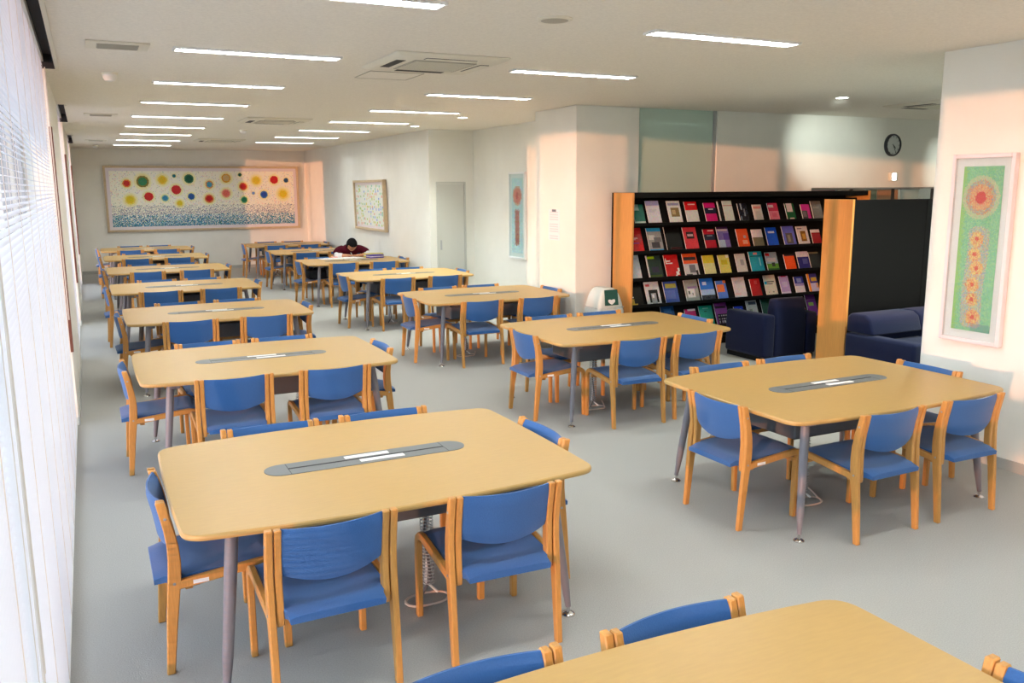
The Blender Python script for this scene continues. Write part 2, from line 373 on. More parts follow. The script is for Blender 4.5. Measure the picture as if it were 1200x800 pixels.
# ------------------------------------------------------------------ door, outlets, notice
root = bpy.data.objects.new('door_1', None); C.objects.link(root); root.location = (5.155, Y1, 0); struct(root, 'narrow grey flush door')
MD = mat('door paint', (206, 206, 198), .5, .3)
MB().box(0, .03, -.018, 0, 0, 2.03).box(.49, .52, -.018, 0, 0, 2.03).box(.03, .49, -.018, 0, 2.0, 2.03).build('door_frame', MD, root)
d_ = MB().box(.034, .486, -.012, 0, .008, 1.995).build('door_leaf', MD, root)
h_ = MB().box(.055, .085, -.016, -.012, .92, 1.08).build('recessed_handle', M_alu, root)
t = thing('wall_hatch', 'flush access plate low on the wall by the mural corner', 'plate', (X1, 19.15, .55)); MB().box(-.004, 0, -.3, .3, 0, .45).build('plate', M_wall, t, bevel=.001)

n1 = at_x(643, 245, 5.13); n2 = at_x(656, 282, 5.13)
def notice(u, v):
    if v < .07 and .3 < u < .7: return (120, 120, 130)
    k = int(v*26)
    return (216, 214, 218) if k % 2 == 0 and .12 < u < .88 and (k*7 % 5) else (242, 238, 238)
t = thing('paper_notice', 'white printed paper notice taped to the column', 'notice', (5.128, n1.y, n2.z), -PI/2)
MB().box(0, n1.y-n2.y, -.001, .001, 0, n1.z-n2.z).build('sheet', M_paper, t)
colour_grid('printing', 16, 52, notice, M_print, t, n1.y-n2.y, n1.z-n2.z).location = (0, -.0018, 0)

# ------------------------------------------------------------------ tables
def outline(hx=.872, hy=.60, bulge=.062, end=.012, r=.085, ins=0):
    def side(x): return hy+bulge*(1-(x/hx)**2)
    pts = []
    def seg(a, b, n): return [a+(b-a)*i/(n-1) for i in range(n)]
    # right end upward, top side leftwards, left end, bottom side
    for sx, sy, order in ((1, 1, 0), (-1, 1, 1), (-1, -1, 0), (1, -1, 1)):
        cnr = Vector((sx*hx, sy*hy)); a = Vector((sx*(hx+end*(1-((hy-r)/hy)**2)), sy*(hy-r))); b = Vector((sx*(hx-r), sy*side(hx-r)))
        p0, p2 = (a, b) if order == 0 else (b, a)
        if order == 0:
            pts += [Vector((sx*(hx+end*(1-(y/hy)**2)), y)) for y in seg(-sy*(hy-r), sy*(hy-r), 7)][1:-1]
        else:
            pts += [Vector((x, sy*side(x))) for x in seg(-sx*(hx-r), sx*(hx-r), 15)][1:-1]
        for i in range(8): q = i/7; pts.append((1-q)**2*p0+2*q*(1-q)*cnr+q*q*p2)
    if ins:
        n = len(pts); res = []
        for i in range(n):
            tdir = (pts[(i+1) % n]-pts[i-1]).normalized(); nrm = Vector((-tdir.y, tdir.x)); res.append(pts[i]+nrm*ins)
        pts = res
    return pts
def stadium(hx, r, n=12):
    return [(hx-r+r*math.cos(a), r*math.sin(a)) for a in [-PI/2+PI*i/n for i in range(n+1)]]+[(-hx+r+r*math.cos(a), r*math.sin(a)) for a in [PI/2+PI*i/n for i in range(n+1)]]
TABLE_Z = .70
def make_table():
    t = thing('reading_table', '', 'table', (0, 0, 0), 0, 'beech reading tables')
    rings = [[(p.x, p.y, z) for p in outline(ins=i)] for i, z in ((.012, TABLE_Z-.026), (.003, TABLE_Z-.022), (0, TABLE_Z-.012), (.002, TABLE_Z-.004), (.008, TABLE_Z))]
    MB().loft(rings).build('tabletop', M_top, t, angle=25)
    sp = MB().prism_z(stadium(.475, .078), TABLE_Z-.002, TABLE_Z+.0025).build('cable_slot', M_slot, t)
    MB().box(-.37, .37, -.006, .006, TABLE_Z+.0026, TABLE_Z+.0034).box(-.371, -.369, -.076, .076, TABLE_Z+.0026, TABLE_Z+.003).box(.369, .371, -.076, .076, TABLE_Z+.0026, TABLE_Z+.003).build('slot_gap', M_dark, sp)
    for x, y in ((.0, .036), (.055, -.034)): MB().box(x-.105, x+.105, y-.017, y+.017, TABLE_Z+.0026, TABLE_Z+.005).build('white_label', M_paper, sp)
    cb = MB().box(-.5, .5, -.23, .23, .455, .60).build('cable_box', M_box, t, bevel=.01)
    for sx in (-1, 1): MB().box(sx*.40-.02, sx*.40+.02, -.22, .22, .60, .673).build('hanger', M_leg, cb)
    mb = MB()
    for s in (-1, 1): mb.box(-.66, .66, s*.33-.02, s*.33+.02, .64, .673)
    for s in (-1, 1): mb.box(s*.66-.03, s*.66+.03, -.52, .52, .636, .673)
    mb.build('support_frame', M_leg, t, bevel=.004)
    for sx, sy in ((-1, -1), (1, -1), (1, 1), (-1, 1)):
        a = Vector((sx*.685, sy*.49, .672)); b = Vector((sx*.752, sy*.556, .04))
        lg = MB().tube([a, a.lerp(b, .3), a.lerp(b, .8), b], [.025, .025, .021, .013], 14).build('leg', M_leg, t)
        MB().lathe([(.031, 0), (.031, .005), (.024, .012), (.009, .018), (.007, .045)], 18, (b.x, b.y, 0)).build('glide_foot', M_chrome, lg)
    return t
def add_cables(t, sx):
    x, y = sx*.25, -.07
    hel = [(x+.032*math.cos(k*2*PI/8), y+.032*math.sin(k*2*PI/8), .56-k*.0021) for k in range(0, 240)]
    MB().tube(hel, .0028, 4).build('cable_sleeve', M_clear, t)
    MB().tube([(x, y, .56), (x+.01, y, .3), (x-.008, y+.01, .06), (x+.04, y-.03, .012)], .007, 6).build('power_cable', M_paper, t)
    MB().tube([(x+.015, y, .56), (x-.012, y, .3), (x+.012, y-.01, .08), (x-.05, y-.04, .012)], .007, 6).build('data_cable', M_box, t)
    lp = [(x-.03+.11*math.cos(a)*(1-.03*a/6), y-.07+.065*math.sin(a), .010+.002*math.sin(3*a)) for a in [i*.35 for i in range(36)]]+[(x+.14, y+.05, .008), (x+.17, y+.12, .008)]
    MB().tube(lp, .0055, 5).build('floor_cable', M_cable, t)
M_clear = mat('clear spiral plastic', (190, 196, 200), .2, .6)
M_cable = mat('cream cable', (214, 196, 182), .5, .4)

# ------------------------------------------------------------------ chair
def make_chair():
    t = thing('chair', '', 'chair', (0, 0, 0), 0, 'blue beech framed chairs')
    HW = .25
    def backline(z):                                           # centre line of the rear leg, y as a function of z
        kn = ((0, -.238), (.25, -.216), (.40, -.199), (.47, -.194), (.54, -.196), (.62, -.208), (.74, -.236))
        for (z0, y0), (z1, y1) in zip(kn, kn[1:]):
            if z <= z1: return y0+(y1-y0)*(z-z0)/(z1-z0)
        return kn[-1][1]
    zs = [0, .10, .22, .33, .40, .44, .48, .54, .61, .67, .727]
    half = [.016, .018, .021, .024, .025, .025, .024, .022, .020, .018, .016]
    poly = [(backline(z)+h, z) for z, h in zip(zs, half)]+[(backline(z)-h, z) for z, h in reversed(list(zip(zs, half)))]
    zi = [.335, .345, .38, .43, .50, .57, .62, .68, .724]; hi = [.006, .014, .020, .021, .021, .020, .019, .018, .016]
    polyi = [(backline(z)+h+.002, z) for z, h in zip(zi, hi)]+[(backline(z)-h+.002, z) for z, h in reversed(list(zip(zi, hi)))]
    for s in (-1, 1):
        x0, x1 = sorted((s*(HW-.027), s*HW)); lg = MB().prism_x(poly, x0, x1).build('rear_leg', M_wood, t, bevel=.004)
        for z in (.66, .385):
            mb = MB(); mb.tube([(s*HW, backline(z), z), (s*(HW+.002), backline(z), z)], .006, 8); mb.build('bolt', M_alu, lg)
        x0, x1 = sorted((s*(HW-.032), s*(HW-.059))); MB().prism_x(polyi, x0, x1).build('back_post', M_wood, t, bevel=.004)
        # bent front leg with its seat rail in one piece
        pth = [(-.205, .372), (-.05, .388), (.10, .403), (.160, .408), (.195, .402), (.218, .385), (.228, .355), (.231, .25), (.232, .12), (.233, 0)]
        wd = [.018, .018, .018, .018, .018, .018, .018, .018, .017, .016]
        up, dn = [], []
        for i, (y, z) in enumerate(pth):
            ty = pth[min(i+1, len(pth)-1)][0]-pth[max(i-1, 0)][0]; tz = pth[min(i+1, len(pth)-1)][1]-pth[max(i-1, 0)][1]; l = math.hypot(ty, tz)
            ny, nz = -tz/l, ty/l; up.append((y+ny*wd[i], z+nz*wd[i])); dn.append((y-ny*wd[i], z-nz*wd[i]))
        up[-1] = (.233+.016, 0); dn[-1] = (.233-.016, 0)
        x0, x1 = sorted((s*(HW-.028), s*(HW-.001))); fl = MB().prism_x(up+dn[::-1], x0, x1).build('front_leg', M_wood, t, bevel=.004)
        if s == 1: MB().box(HW-.001, HW+.0004, -.13, -.07, .372, .388).build('sticker', M_paper, fl)
    # seat
    nx, ny = 10, 12; rows = []
    W1 = .215
    top, bot = [], []
    for j in range(ny+1):
        q = j/ny; y = -.272+.505*q; row, rb = [], []
        wy = .184 if q < .12 else (.184+(W1-.184)*min(1, (q-.12)/.05))
        for i in range(nx+1):
            u = i/nx*2-1; x = u*wy
            z = .408+.020*min(1, q/.9)-.014*(1-u*u)*math.sin(PI*min(1, q*1.1))
            if q < .1: z -= .012*(1-q/.1)**2
            if q > .9: z -= .020*((q-.9)/.1)**2
            z -= .010*abs(u)**8
            row.append((x, y, z)); rb.append((x*.985, y, min(z-.004, .366+.02*q)))
        top.append(row); bot.append(rb)
    vs = [p for r in top for p in r]+[p for r in bot for p in r]; N = (nx+1)*(ny+1); fs = []
    I = lambda i, j: j*(nx+1)+i
    for j in range(ny):
        for i in range(nx):
            fs.append((I(i, j), I(i+1, j), I(i+1, j+1), I(i, j+1))); fs.append((N+I(i, j), N+I(i, j+1), N+I(i+1, j+1), N+I(i+1, j)))
    for i in range(nx): fs.append((I(i, 0), N+I(i, 0), N+I(i+1, 0), I(i+1, 0))); fs.append((I(i, ny), I(i+1, ny), N+I(i+1, ny), N+I(i, ny)))
    for j in range(ny): fs.append((I(0, j), I(0, j+1), N+I(0, j+1), N+I(0, j))); fs.append((I(nx, j), N+I(nx, j), N+I(nx, j+1), I(nx, j+1)))
    MB().add(vs, fs).build('seat', M_blue, t, angle=60)
    # backrest: bowed panel with a curved lower edge
    nx, nz = 12, 8; fr, bk = [], []
    for j in range(nz+1):
        q = j/nz
        for i in range(nx+1):
            u = i/nx*2-1; x = u*.1905
            z0 = .530-.036*(1-u*u); z1 = .722-.004*(1-u*u); z = z0+(z1-z0)*q
            y = backline(z)-.034*(1-u*u)
            th = .014*(1-.75*abs(2*q-1)**6)
            fr.append((x, y+th+.002, z)); bk.append((x, y-th+.002, z))
    N = len(fr); fs = []
    for j in range(nz):
        for i in range(nx):
            fs.append((I(i, j) if False else j*(nx+1)+i, j*(nx+1)+i+1, (j+1)*(nx+1)+i+1, (j+1)*(nx+1)+i)); fs.append((N+j*(nx+1)+i, N+(j+1)*(nx+1)+i, N+(j+1)*(nx+1)+i+1, N+j*(nx+1)+i+1))
    for i in range(nx): fs.append((i, N+i, N+i+1, i+1)); a = nz*(nx+1); fs.append((a+i, a+i+1, N+a+i+1, N+a+i))
    for j in range(nz): a, b = j*(nx+1), (j+1)*(nx+1); fs.append((a, b, N+b, N+a)); fs.append((a+nx, N+a+nx, N+b+nx, b+nx))
    MB().add(fr+bk, fs).build('backrest', M_blue, t, angle=60)
    MB().box(-.222, .222, .165, .195, .345, .372).build('cross_rail', M_wood, t, bevel=.003)
    MB().box(-.222, .222, -.16, -.13, .340, .366).build('cross_rail', M_wood, t, bevel=.003)
    return t

TABLES = {'L': [(1.095, 1.15), (1.083, 3.726), (1.090, 6.443), (1.124, 9.191), (1.070, 11.843), (1.085, 14.60), (1.085, 17.30), (1.075, 19.75)],
          'R': [(4.135, 3.868), (4.172, 6.432), (4.118, 9.183), (4.098, 11.925), (4.075, 14.62), (4.06, 17.30), (3.99, 19.75)]}
# chair offsets: side: (dx, dy)
DEF = {'n0': (-.33, -.51), 'n1': (.35, -.51), 'f0': (-.305, .475), 'f1': (.285, .475), 'e0': (-.695, -.02), 'e1': (.69, -.01)}
OVR = {('L', 1): {'n0': (-.362, -.50, 1), 'n1': (.366, -.50, -2), 'f0': (-.315, .468), 'f1': (.295, .468), 'e0': (-.69, -.022), 'e1': (.688, .0)},
       ('L', 0): {'f0': (-.30, .468), 'f1': (.335, .468, 1.5), 'e1': (.69, -.10)},
       ('L', 2): {'n0': (-.31, -.50), 'n1': (.36, -.50), 'e0': (-.72, .0), 'e1': (.69, .0)},
       ('R', 0): {'n0': (-.275, -.49, 1), 'n1': (.398, -.485, -1), 'f0': (-.30, .468), 'f1': (.285, .468), 'e0': (-.715, -.05, 1), 'e1': (.69, .005)},
       ('R', 1): {'n0': (-.23, -.545, -3), 'n1': (.37, -.51, 1), 'f0': (-.28, .468), 'f1': (.285, .472), 'e0': (-.695, -.03), 'e1': (.69, .01)}}
chair0 = make_chair(); tableL = make_table(); add_cables(tableL, 1); tableR = make_table(); add_cables(tableR, -1)
CH = [0]
def kids_of(o): return [k for k in C.objects if k.parent == o]
TREE = {}
def tree(o):
    if o.name not in TREE: TREE[o.name] = [(k, tree(k)) for k in kids_of(o)]
    return TREE[o.name]
def put(src, first, loc, rz, label):
    if first: o = src
    else:
        tr = tree(src); o = src.copy(); C.objects.link(o)
        def rec(tr, dst):
            for k, sub in tr:
                c = k.copy(); C.objects.link(c); c.parent = dst; rec(sub, c)
        rec(tr, o)
    o.location = loc; o.rotation_euler = (0, 0, rz); o['label'] = label
    return o
tree(chair0); tree(tableL); tree(tableR)
ROWN = {'L': 'blinds row', 'R': 'inner row'}
for col in 'LR':
    lst = TABLES[col]
    for i, (x, y) in enumerate(lst):
        o_ = ORD[len(lst)-1-i]
        put(tableL if col == 'L' else tableR, i == 0, (x, y, 0), 0, f'beech topped reading table on splayed grey legs, {o_} from the mural, {ROWN[col]}')
        offs = dict(DEF); offs.update(OVR.get((col, i), {}))
        rnd = random.Random(i*7+ord(col))
        for key in ('n0', 'n1', 'f0', 'f1', 'e0', 'e1'):
            if (col, i) == ('L', 0) and key in ('n0', 'n1', 'e0'): continue
            v = offs[key]; dx, dy = v[0], v[1]; da = math.radians(v[2]) if len(v) > 2 else 0
            if (col, i) not in OVR: dx += rnd.uniform(-.004, .016)*(-1 if key in ('e0', 'n0') else 1); dy += rnd.uniform(-.008, .016)*(1 if key[0] != 'n' else -1); da = math.radians(rnd.uniform(-2, 2))
            if (col, i, key) == ('R', 4, 'e1'): dx = .715
            if (col, i, key) == ('R', 4, 'f1'): dx, dy = .19, 1.02
            if (col, i, key) == ('R', 4, 'f0'): dx, dy = -.42, .46
            rz = {'n': 0, 'f': PI, 'e': -PI/2 if key == 'e0' else PI/2}[key[0]]+da
            half = ('window half' if key[1] == '0' else 'wall half')
            if key[0] == 'e': where = {'L0': 'at the window end', 'L1': 'at the aisle end', 'R0': 'at the aisle end', 'R1': 'at the wall end'}[col+key[1]]
            else: where = ('mural side, ' if key[0] == 'f' else 'side away from mural, ')+half
            put(chair0, CH[0] == 0, (x+dx, y+dy, 0), rz, f'blue chair, {where}, of {o_} table from mural, {ROWN[col]}'); CH[0] += 1

# ------------------------------------------------------------------ pictures
rg = random.Random(3)
def framed(name, label, wdt, hgt, fw, fd, fm, matw, mm, loc, rz, fn, nx, ny, tilt=0, glazed=False):
    t = thing(name, label, 'picture', loc, rz); t.rotation_euler = (tilt, 0, rz)
    for s in (0, 1): MB().box(s*(wdt-fw), s*(wdt-fw)+fw, -fd, 0, 0, hgt).build('frame_rail', fm, t, bevel=.004)
    for s in (0, 1): MB().box(fw, wdt-fw, -fd, 0, s*(hgt-fw), s*(hgt-fw)+fw).build('frame_rail', fm, t, bevel=.004)
    MB().box(fw, wdt-fw, -fd*.5, -.002, fw, hgt-fw).build('mount', mm, t)
    w2, h2 = wdt-2*fw-2*matw, hgt-2*fw-2*matw
    c = colour_grid('canvas', nx, ny, fn, M_print, t, w2, h2); c.location = (fw+matw, -fd*.5-.003, fw+matw)
    if glazed: MB().box(fw, wdt-fw, -fd*.9, -fd*.9+.003, fw, hgt-fw).build('glazing', M_pane, t)
    return t
DISCS = [(153, 157, 22, (206, 44, 34), (232, 140, 50)), (237, 147, 33, (52, 128, 84), (140, 124, 50)), (343, 138, 26, (232, 196, 40), (240, 216, 90)), (407, 115, 10, (40, 120, 130), None), (487, 132, 26, (20, 86, 62), (60, 120, 80)),
 (598, 165, 22, (80, 160, 190), (226, 150, 60)), (695, 128, 26, (216, 180, 120), (220, 160, 50)), (775, 108, 10, (20, 90, 70), None), (868, 142, 26, (226, 200, 50), (236, 214, 90)), (974, 138, 24, (200, 30, 38), None), (1046, 141, 14, (30, 80, 130), None),
 (414, 194, 26, (208, 40, 42), None), (790, 177, 23, (200, 30, 34), (226, 120, 50)), (690, 217, 25, (226, 110, 96), (236, 160, 130)), (165, 250, 27, (232, 206, 40), (240, 220, 100)), (264, 232, 24, (204, 38, 34), None), (351, 242, 18, (50, 130, 176), (110, 180, 170)),
 (494, 234, 19, (36, 80, 160), (60, 120, 170)), (428, 272, 19, (226, 200, 40), (236, 220, 120)), (593, 247, 25, (206, 34, 34), (230, 140, 70)), (793, 256, 19, (20, 116, 88), (90, 170, 110)), (910, 226, 22, (36, 74, 170), (70, 130, 190)), (1024, 223, 30, (232, 206, 44), (240, 226, 120)), (848, 217, 9, (120, 160, 220), None)]
speck = [(80, 90, 120), (150, 70, 90), (70, 120, 100), (190, 150, 90), (90, 80, 70), (120, 110, 160), (200, 90, 70)]
def mural(u, v):
    x, y = 65+u*1025, 88+v*314
    for cx, cy, r, c, ring in DISCS:
        d = math.hypot(x-cx, y-cy)
        if ring and d < r*.72 or (not ring and d < r): return tuple(k+rg.uniform(-14, 14) for k in c)
        if ring and d < r: return tuple(k+rg.uniform(-16, 16) for k in ring)
        if d < r*1.55 and rg.random() < .92: return (246, 238, 176) if d < r*1.32 else (248, 244, 208)
    base = (251, 248, 230)
    if v > .62:
        q = (v-.62)/.38
        pr = rg.random()
        if pr < .25+.65*q:
            c = rg.choice([(150, 156, 172), (170, 150, 150), (130, 150, 170), (190, 186, 190), (120, 130, 150)] if q < .45 else [(64, 132, 176), (90, 160, 200), (50, 110, 140), (120, 180, 200), (60, 120, 110), (44, 90, 130), (150, 190, 200)])
            return tuple(k+rg.uniform(-20, 20) for k in c)
        return base
    if rg.random() < .05+.07*v: return tuple(k+85 for k in rg.choice(speck))
    return base
framed('mural_painting', 'very wide framed painting of coloured discs on pale ground above blue flecks', 4.43, 1.52, .05, .06, M_frame, .07, M_pinkframe, (.41, YB-.012, .955), 0, mural, 330, 104, .02)
def confetti(u, v):
    c = (232, 234, 224); q = (math.floor(u*14), math.floor(v*16)); r_ = random.Random(q[0]*91+q[1]*17+5)
    if r_.random() < .55:
        cx, cy = (q[0]+.2+.6*r_.random())/14, (q[1]+.2+.6*r_.random())/16
        if abs(u-cx)*14 < .22 and abs(v-cy)*16 < .42: c = r_.choice([(170, 202, 136), (216, 208, 120), (146, 170, 224), (230, 172, 142), (150, 204, 180), (232, 210, 170), (192, 208, 112)])
    return tuple(k+rg.uniform(-6, 6) for k in c)
framed('confetti_painting', 'wood framed pale painting with small coloured dashes on the wall by the student', 1.99, .97, .045, .07, M_frame, .05, M_pinkframe, (X1-.004, 17.47, 1.12), -PI/2, confetti, 84, 64, .02)
def redsun(u, v):
    x, y = u*.36+rg.uniform(-.012, .012), v*1.12+rg.uniform(-.012, .012); d = math.hypot(x-.18, (y-.26))
    if d < .05: c = (206, 50, 44)
    elif d < .12: c = (226, 120, 98)
    elif d < .15: c = (222, 170, 150)
    elif abs(x-.18) < .075 and .47 < y < 1.0: c = (206, 116, 96) if abs(x-.18) < .055 else (205, 150, 135)
    else: c = (206, 230, 234)
    return tuple(k+rg.uniform(-18, 18) for k in c)
framed('red_sun_painting', 'tall narrow framed picture of a red sun over a red bar on pale blue', .54, 1.29, .03, .04, M_white, .06, M_white, (X2-.004, 11.90, .868), -PI/2, redsun, 30, 76, 0, True)
def green(u, v):
    x, y = u*.30, v*1.08
    d = math.hypot(x-.145, y-.20); c = rg.choice([(128, 190, 146), (146, 198, 146), (118, 182, 150), (158, 204, 150)])
    if u+.12*rg.random() < .16: c = (150, 196, 110)
    if d < .135+.01*rg.random(): c = rg.choice([(186, 196, 150), (206, 186, 150), (170, 190, 150)])
    if d < .108+.008*rg.random(): c = rg.choice([(206, 150, 110), (150, 176, 170), (200, 176, 130), (216, 130, 100), (140, 160, 170)])
    if d < .080+.01*rg.random(): c = rg.choice([(226, 160, 110), (232, 186, 120), (220, 120, 90), (206, 170, 130), (230, 130, 100)])
    if d < .036+.008*rg.random(): c = (214, 56, 50)
    q = abs(x-.148+.01*math.sin(y*9))/.085; e = max(0, (.43-y)/.05, (y-1.02)/.05)
    if .385 < y < 1.06 and q*q+e*e < 1-.25*rg.random():
        c = rg.choice([(186, 190, 150), (150, 176, 186), (206, 180, 140), (206, 160, 130), (170, 166, 186), (196, 200, 160), (130, 170, 160)])
        for k, r in ((.47, .05), (.57, .045), (.66, .05), (.77, .05), (.87, .045), (.985, .055)):
            dd = math.hypot(x-.145-.014*math.sin(k*40), y-k)*(.8+.4*rg.random())
            if dd < .014: c = (222, 84, 58)
            elif dd < r: c = rg.choice([(232, 176, 96), (238, 204, 120), (226, 140, 96), (220, 190, 130), (226, 110, 90)])
    if v > .955 and u > .5 and (int(u*60)+int(v*220)) % 3 == 0: c = (50, 80, 140)
    return tuple(k+rg.uniform(-10, 10) for k in c)
framed('green_painting', 'tall narrow picture with red centred rings over a column of spots on green', .462, 1.302, .028, .045, M_pinkframe, .055, mat('pale mount', (238, 230, 230), .6, .3), (XR0-.004, 4.150, .838), -PI/2, green, 60, 190, 0, True)

# ------------------------------------------------------------------ lounge: glass panel, opening, clock, exit light
root = bpy.data.objects.new('window_4', None); C.objects.link(root); root.location = (6.0, YS+.05, 0); struct(root, 'pale green glass panel')
MB().box(0, 1.13, -.006, .006, 0, HC).build('pane', M_green, root); MB().box(1.13, 1.17, -.03, .03, 0, HC).build('post', M_alu, root)
root = bpy.data.objects.new('window_5', None); C.objects.link(root); root.location = (8.8, YS+.08, 0); struct(root, 'glazed partition below the lounge wall')
MB().box(0, 4.2, -.025, .025, 1.885, 1.905).box(0, 4.2, -.025, .025, 0, .1).build('rail', M_alu, root)
for i in range(6): MB().box(i*.83-.012, i*.83+.012, -.02, .02, .1, 1.885).build('mullion', M_dark, root)
for i in range(5): MB().box(i*.83+.012, i*.83+.818, -.004, .004, .1, 1.885).build('pane', M_pane, root)
def panel(name, label, x0, x1, z0, z1, y, m, cat):
    t = thing(name, label, cat, ((x0+x1)/2, y, z0)); h = (x1-x0)/2
    MB().box(-h, h, -.02, 0, 0, z1-z0).build('board', m, t, bevel=.003); MB().box(-h-.015, h+.015, -.024, -.0, -.015, 0).box(-h-.015, h+.015, -.024, 0, z1-z0, z1-z0+.015).build('edge_strip', M_alu, t)
for i, (xa, xb, c, nm) in enumerate([(8.85, 9.2, (232, 234, 230), 'white'), (9.25, 9.75, (214, 120, 110), 'rose red'), (9.8, 10.35, (206, 160, 130), 'tan'), (10.4, 10.6, (120, 136, 110), 'olive'), (10.62, 11.05, (222, 140, 90), 'orange'), (11.1, 11.5, (226, 230, 226), 'pale grey')]):
    panel('notice_panel', f'{nm} display panel behind the lounge partition', xa, xb, .015, 1.87, YS+.5, mat(nm+' panel', c, .6, .2), 'panel')
cc = at_y(1045, 170, YS)
t = thing('wall_clock', 'round dark rimmed wall clock with grey face on the lounge wall', 'clock', (cc.x, YS, cc.z)); t.rotation_euler = (PI/2, 0, 0)
R_ = .155
MB().lathe([(R_, 0), (R_, .03), (R_-.008, .042), (R_-.022, .042), (R_-.024, 0)], 40, ring=True).build('rim', mat('clock rim', (46, 48, 54), .35, .5), t)
MB().lathe([(R_-.02, .02), (R_-.02, .024)], 40).build('face', mat('clock face', (196, 200, 196), .4, .4), t)
for k in range(12):
    a = 2*PI*k/12; M_ = Matrix.Rotation(-a, 4, 'Z'); MB().box(-.004, .004, R_-.048, R_-.028, .0245, .026, M_).build('hour_mark', M_dark, t)
for ang, ln, wd in ((math.radians(132), .068, .006), (math.radians(150), .105, .004)):
    MB().box(-wd, wd, -.015, ln, .027, .029, Matrix.Rotation(-ang, 4, 'Z')).build('hand', M_dark, t)
cc = at_y(1044.5, 207, YS)
t = thing('emergency_light', 'small lit emergency lamp in a pale square box under the clock', 'emergency light', (cc.x, YS, cc.z))
MB().box(-.065, .065, -.05, 0, -.06, .06).build('housing', M_acw, t, bevel=.008); MB().box(-.035, .035, -.058, -.05, -.045, .045).build('lens', mat('lit emergency lens', (255, 255, 255), .4, .3, emit=(.9, 1, .95), es=6), t, bevel=.006)

# ------------------------------------------------------------------ magazine display shelf
SX0, SX1, SYF, SYB, SH = 5.60, 9.40, 8.30, 8.70, 1.865
t = thing('magazine_shelf', 'long black magazine display shelf with orange wooden end panel', 'shelf', (0, 0, 0))
MB().box(SX0, SX0+.03, SYF-.02, SYB, 0, SH).build('end_panel', M_orange, t, bevel=.003); MB().box(SX1-.03, SX1, SYF-.02, SYB, 0, SH).build('end_panel', M_orange, t, bevel=.003)
MB().box(SX0-.004, SX0, SYB-.03, SYB, 0, SH).box(SX0+.03, SX1-.03, SYB-.02, SYB, 0, SH).build('back_panel', M_black, t); MB().box(SX0+.03, SX1-.03, SYF, SYB-.02, SH-.06, SH).build('top_board', M_black, t)
MB().box(SX0+.03, SX1-.03, SYF+.02, SYB-.02, 0, .08).build('plinth', M_black, t)
ROWZ = []
for r_, (xa, ya) in enumerate(((850, 259.6), (850, 290.5), (850, 320.5), (850, 350), (850, 380))): ROWZ.append(at_y(xa, ya, SYF+.03).z)
ROWZ.append(ROWZ[-1]-(ROWZ[-2]-ROWZ[-1])); ROWZ.append(ROWZ[-1]-(ROWZ[-3]-ROWZ[-2]))
SLOPE = .13                                                    # lean of the display face per tier
for k, z in enumerate(ROWZ):
    hgt = (ROWZ[k-1]-z if k else SH-.06-z)
    MB().prism_x([(SYF, z-.025), (SYF+.06, z-.025), (SYF+.06, z-.008), (SYF+.012, z-.008), (SYF+.012, z+.012), (SYF, z+.012)], SX0+.03, SX1-.03).build('ledge', M_black, t)
    MB().prism_x([(SYF+.06, z-.02), (SYF+.07, z-.02), (SYF+.07+SLOPE, z+hgt-.03), (SYF+.06+SLOPE, z+hgt-.03)], SX0+.03, SX1-.03).build('display_face', M_black, t)
W_, K_ = (226, 226, 222), (22, 24, 28)
def A(x0, x1, yt, yb): return (720+x0/9.19, 720+x1/9.19, 225+yt/9.19, 225+yb/9.19)
def B(x0, x1, yt, yb): return (840+x0/9.19, 840+x1/9.19, 225+yt/9.19, 225+yb/9.19)
def Cc(x0, x1, yt, yb): return (720+x0/9.19, 720+x1/9.19, 295+yt/9.19, 295+yb/9.19)
def D(x0, x1, yt, yb): return (840+x0/9.19, 840+x1/9.19, 295+yt/9.19, 295+yb/9.19)
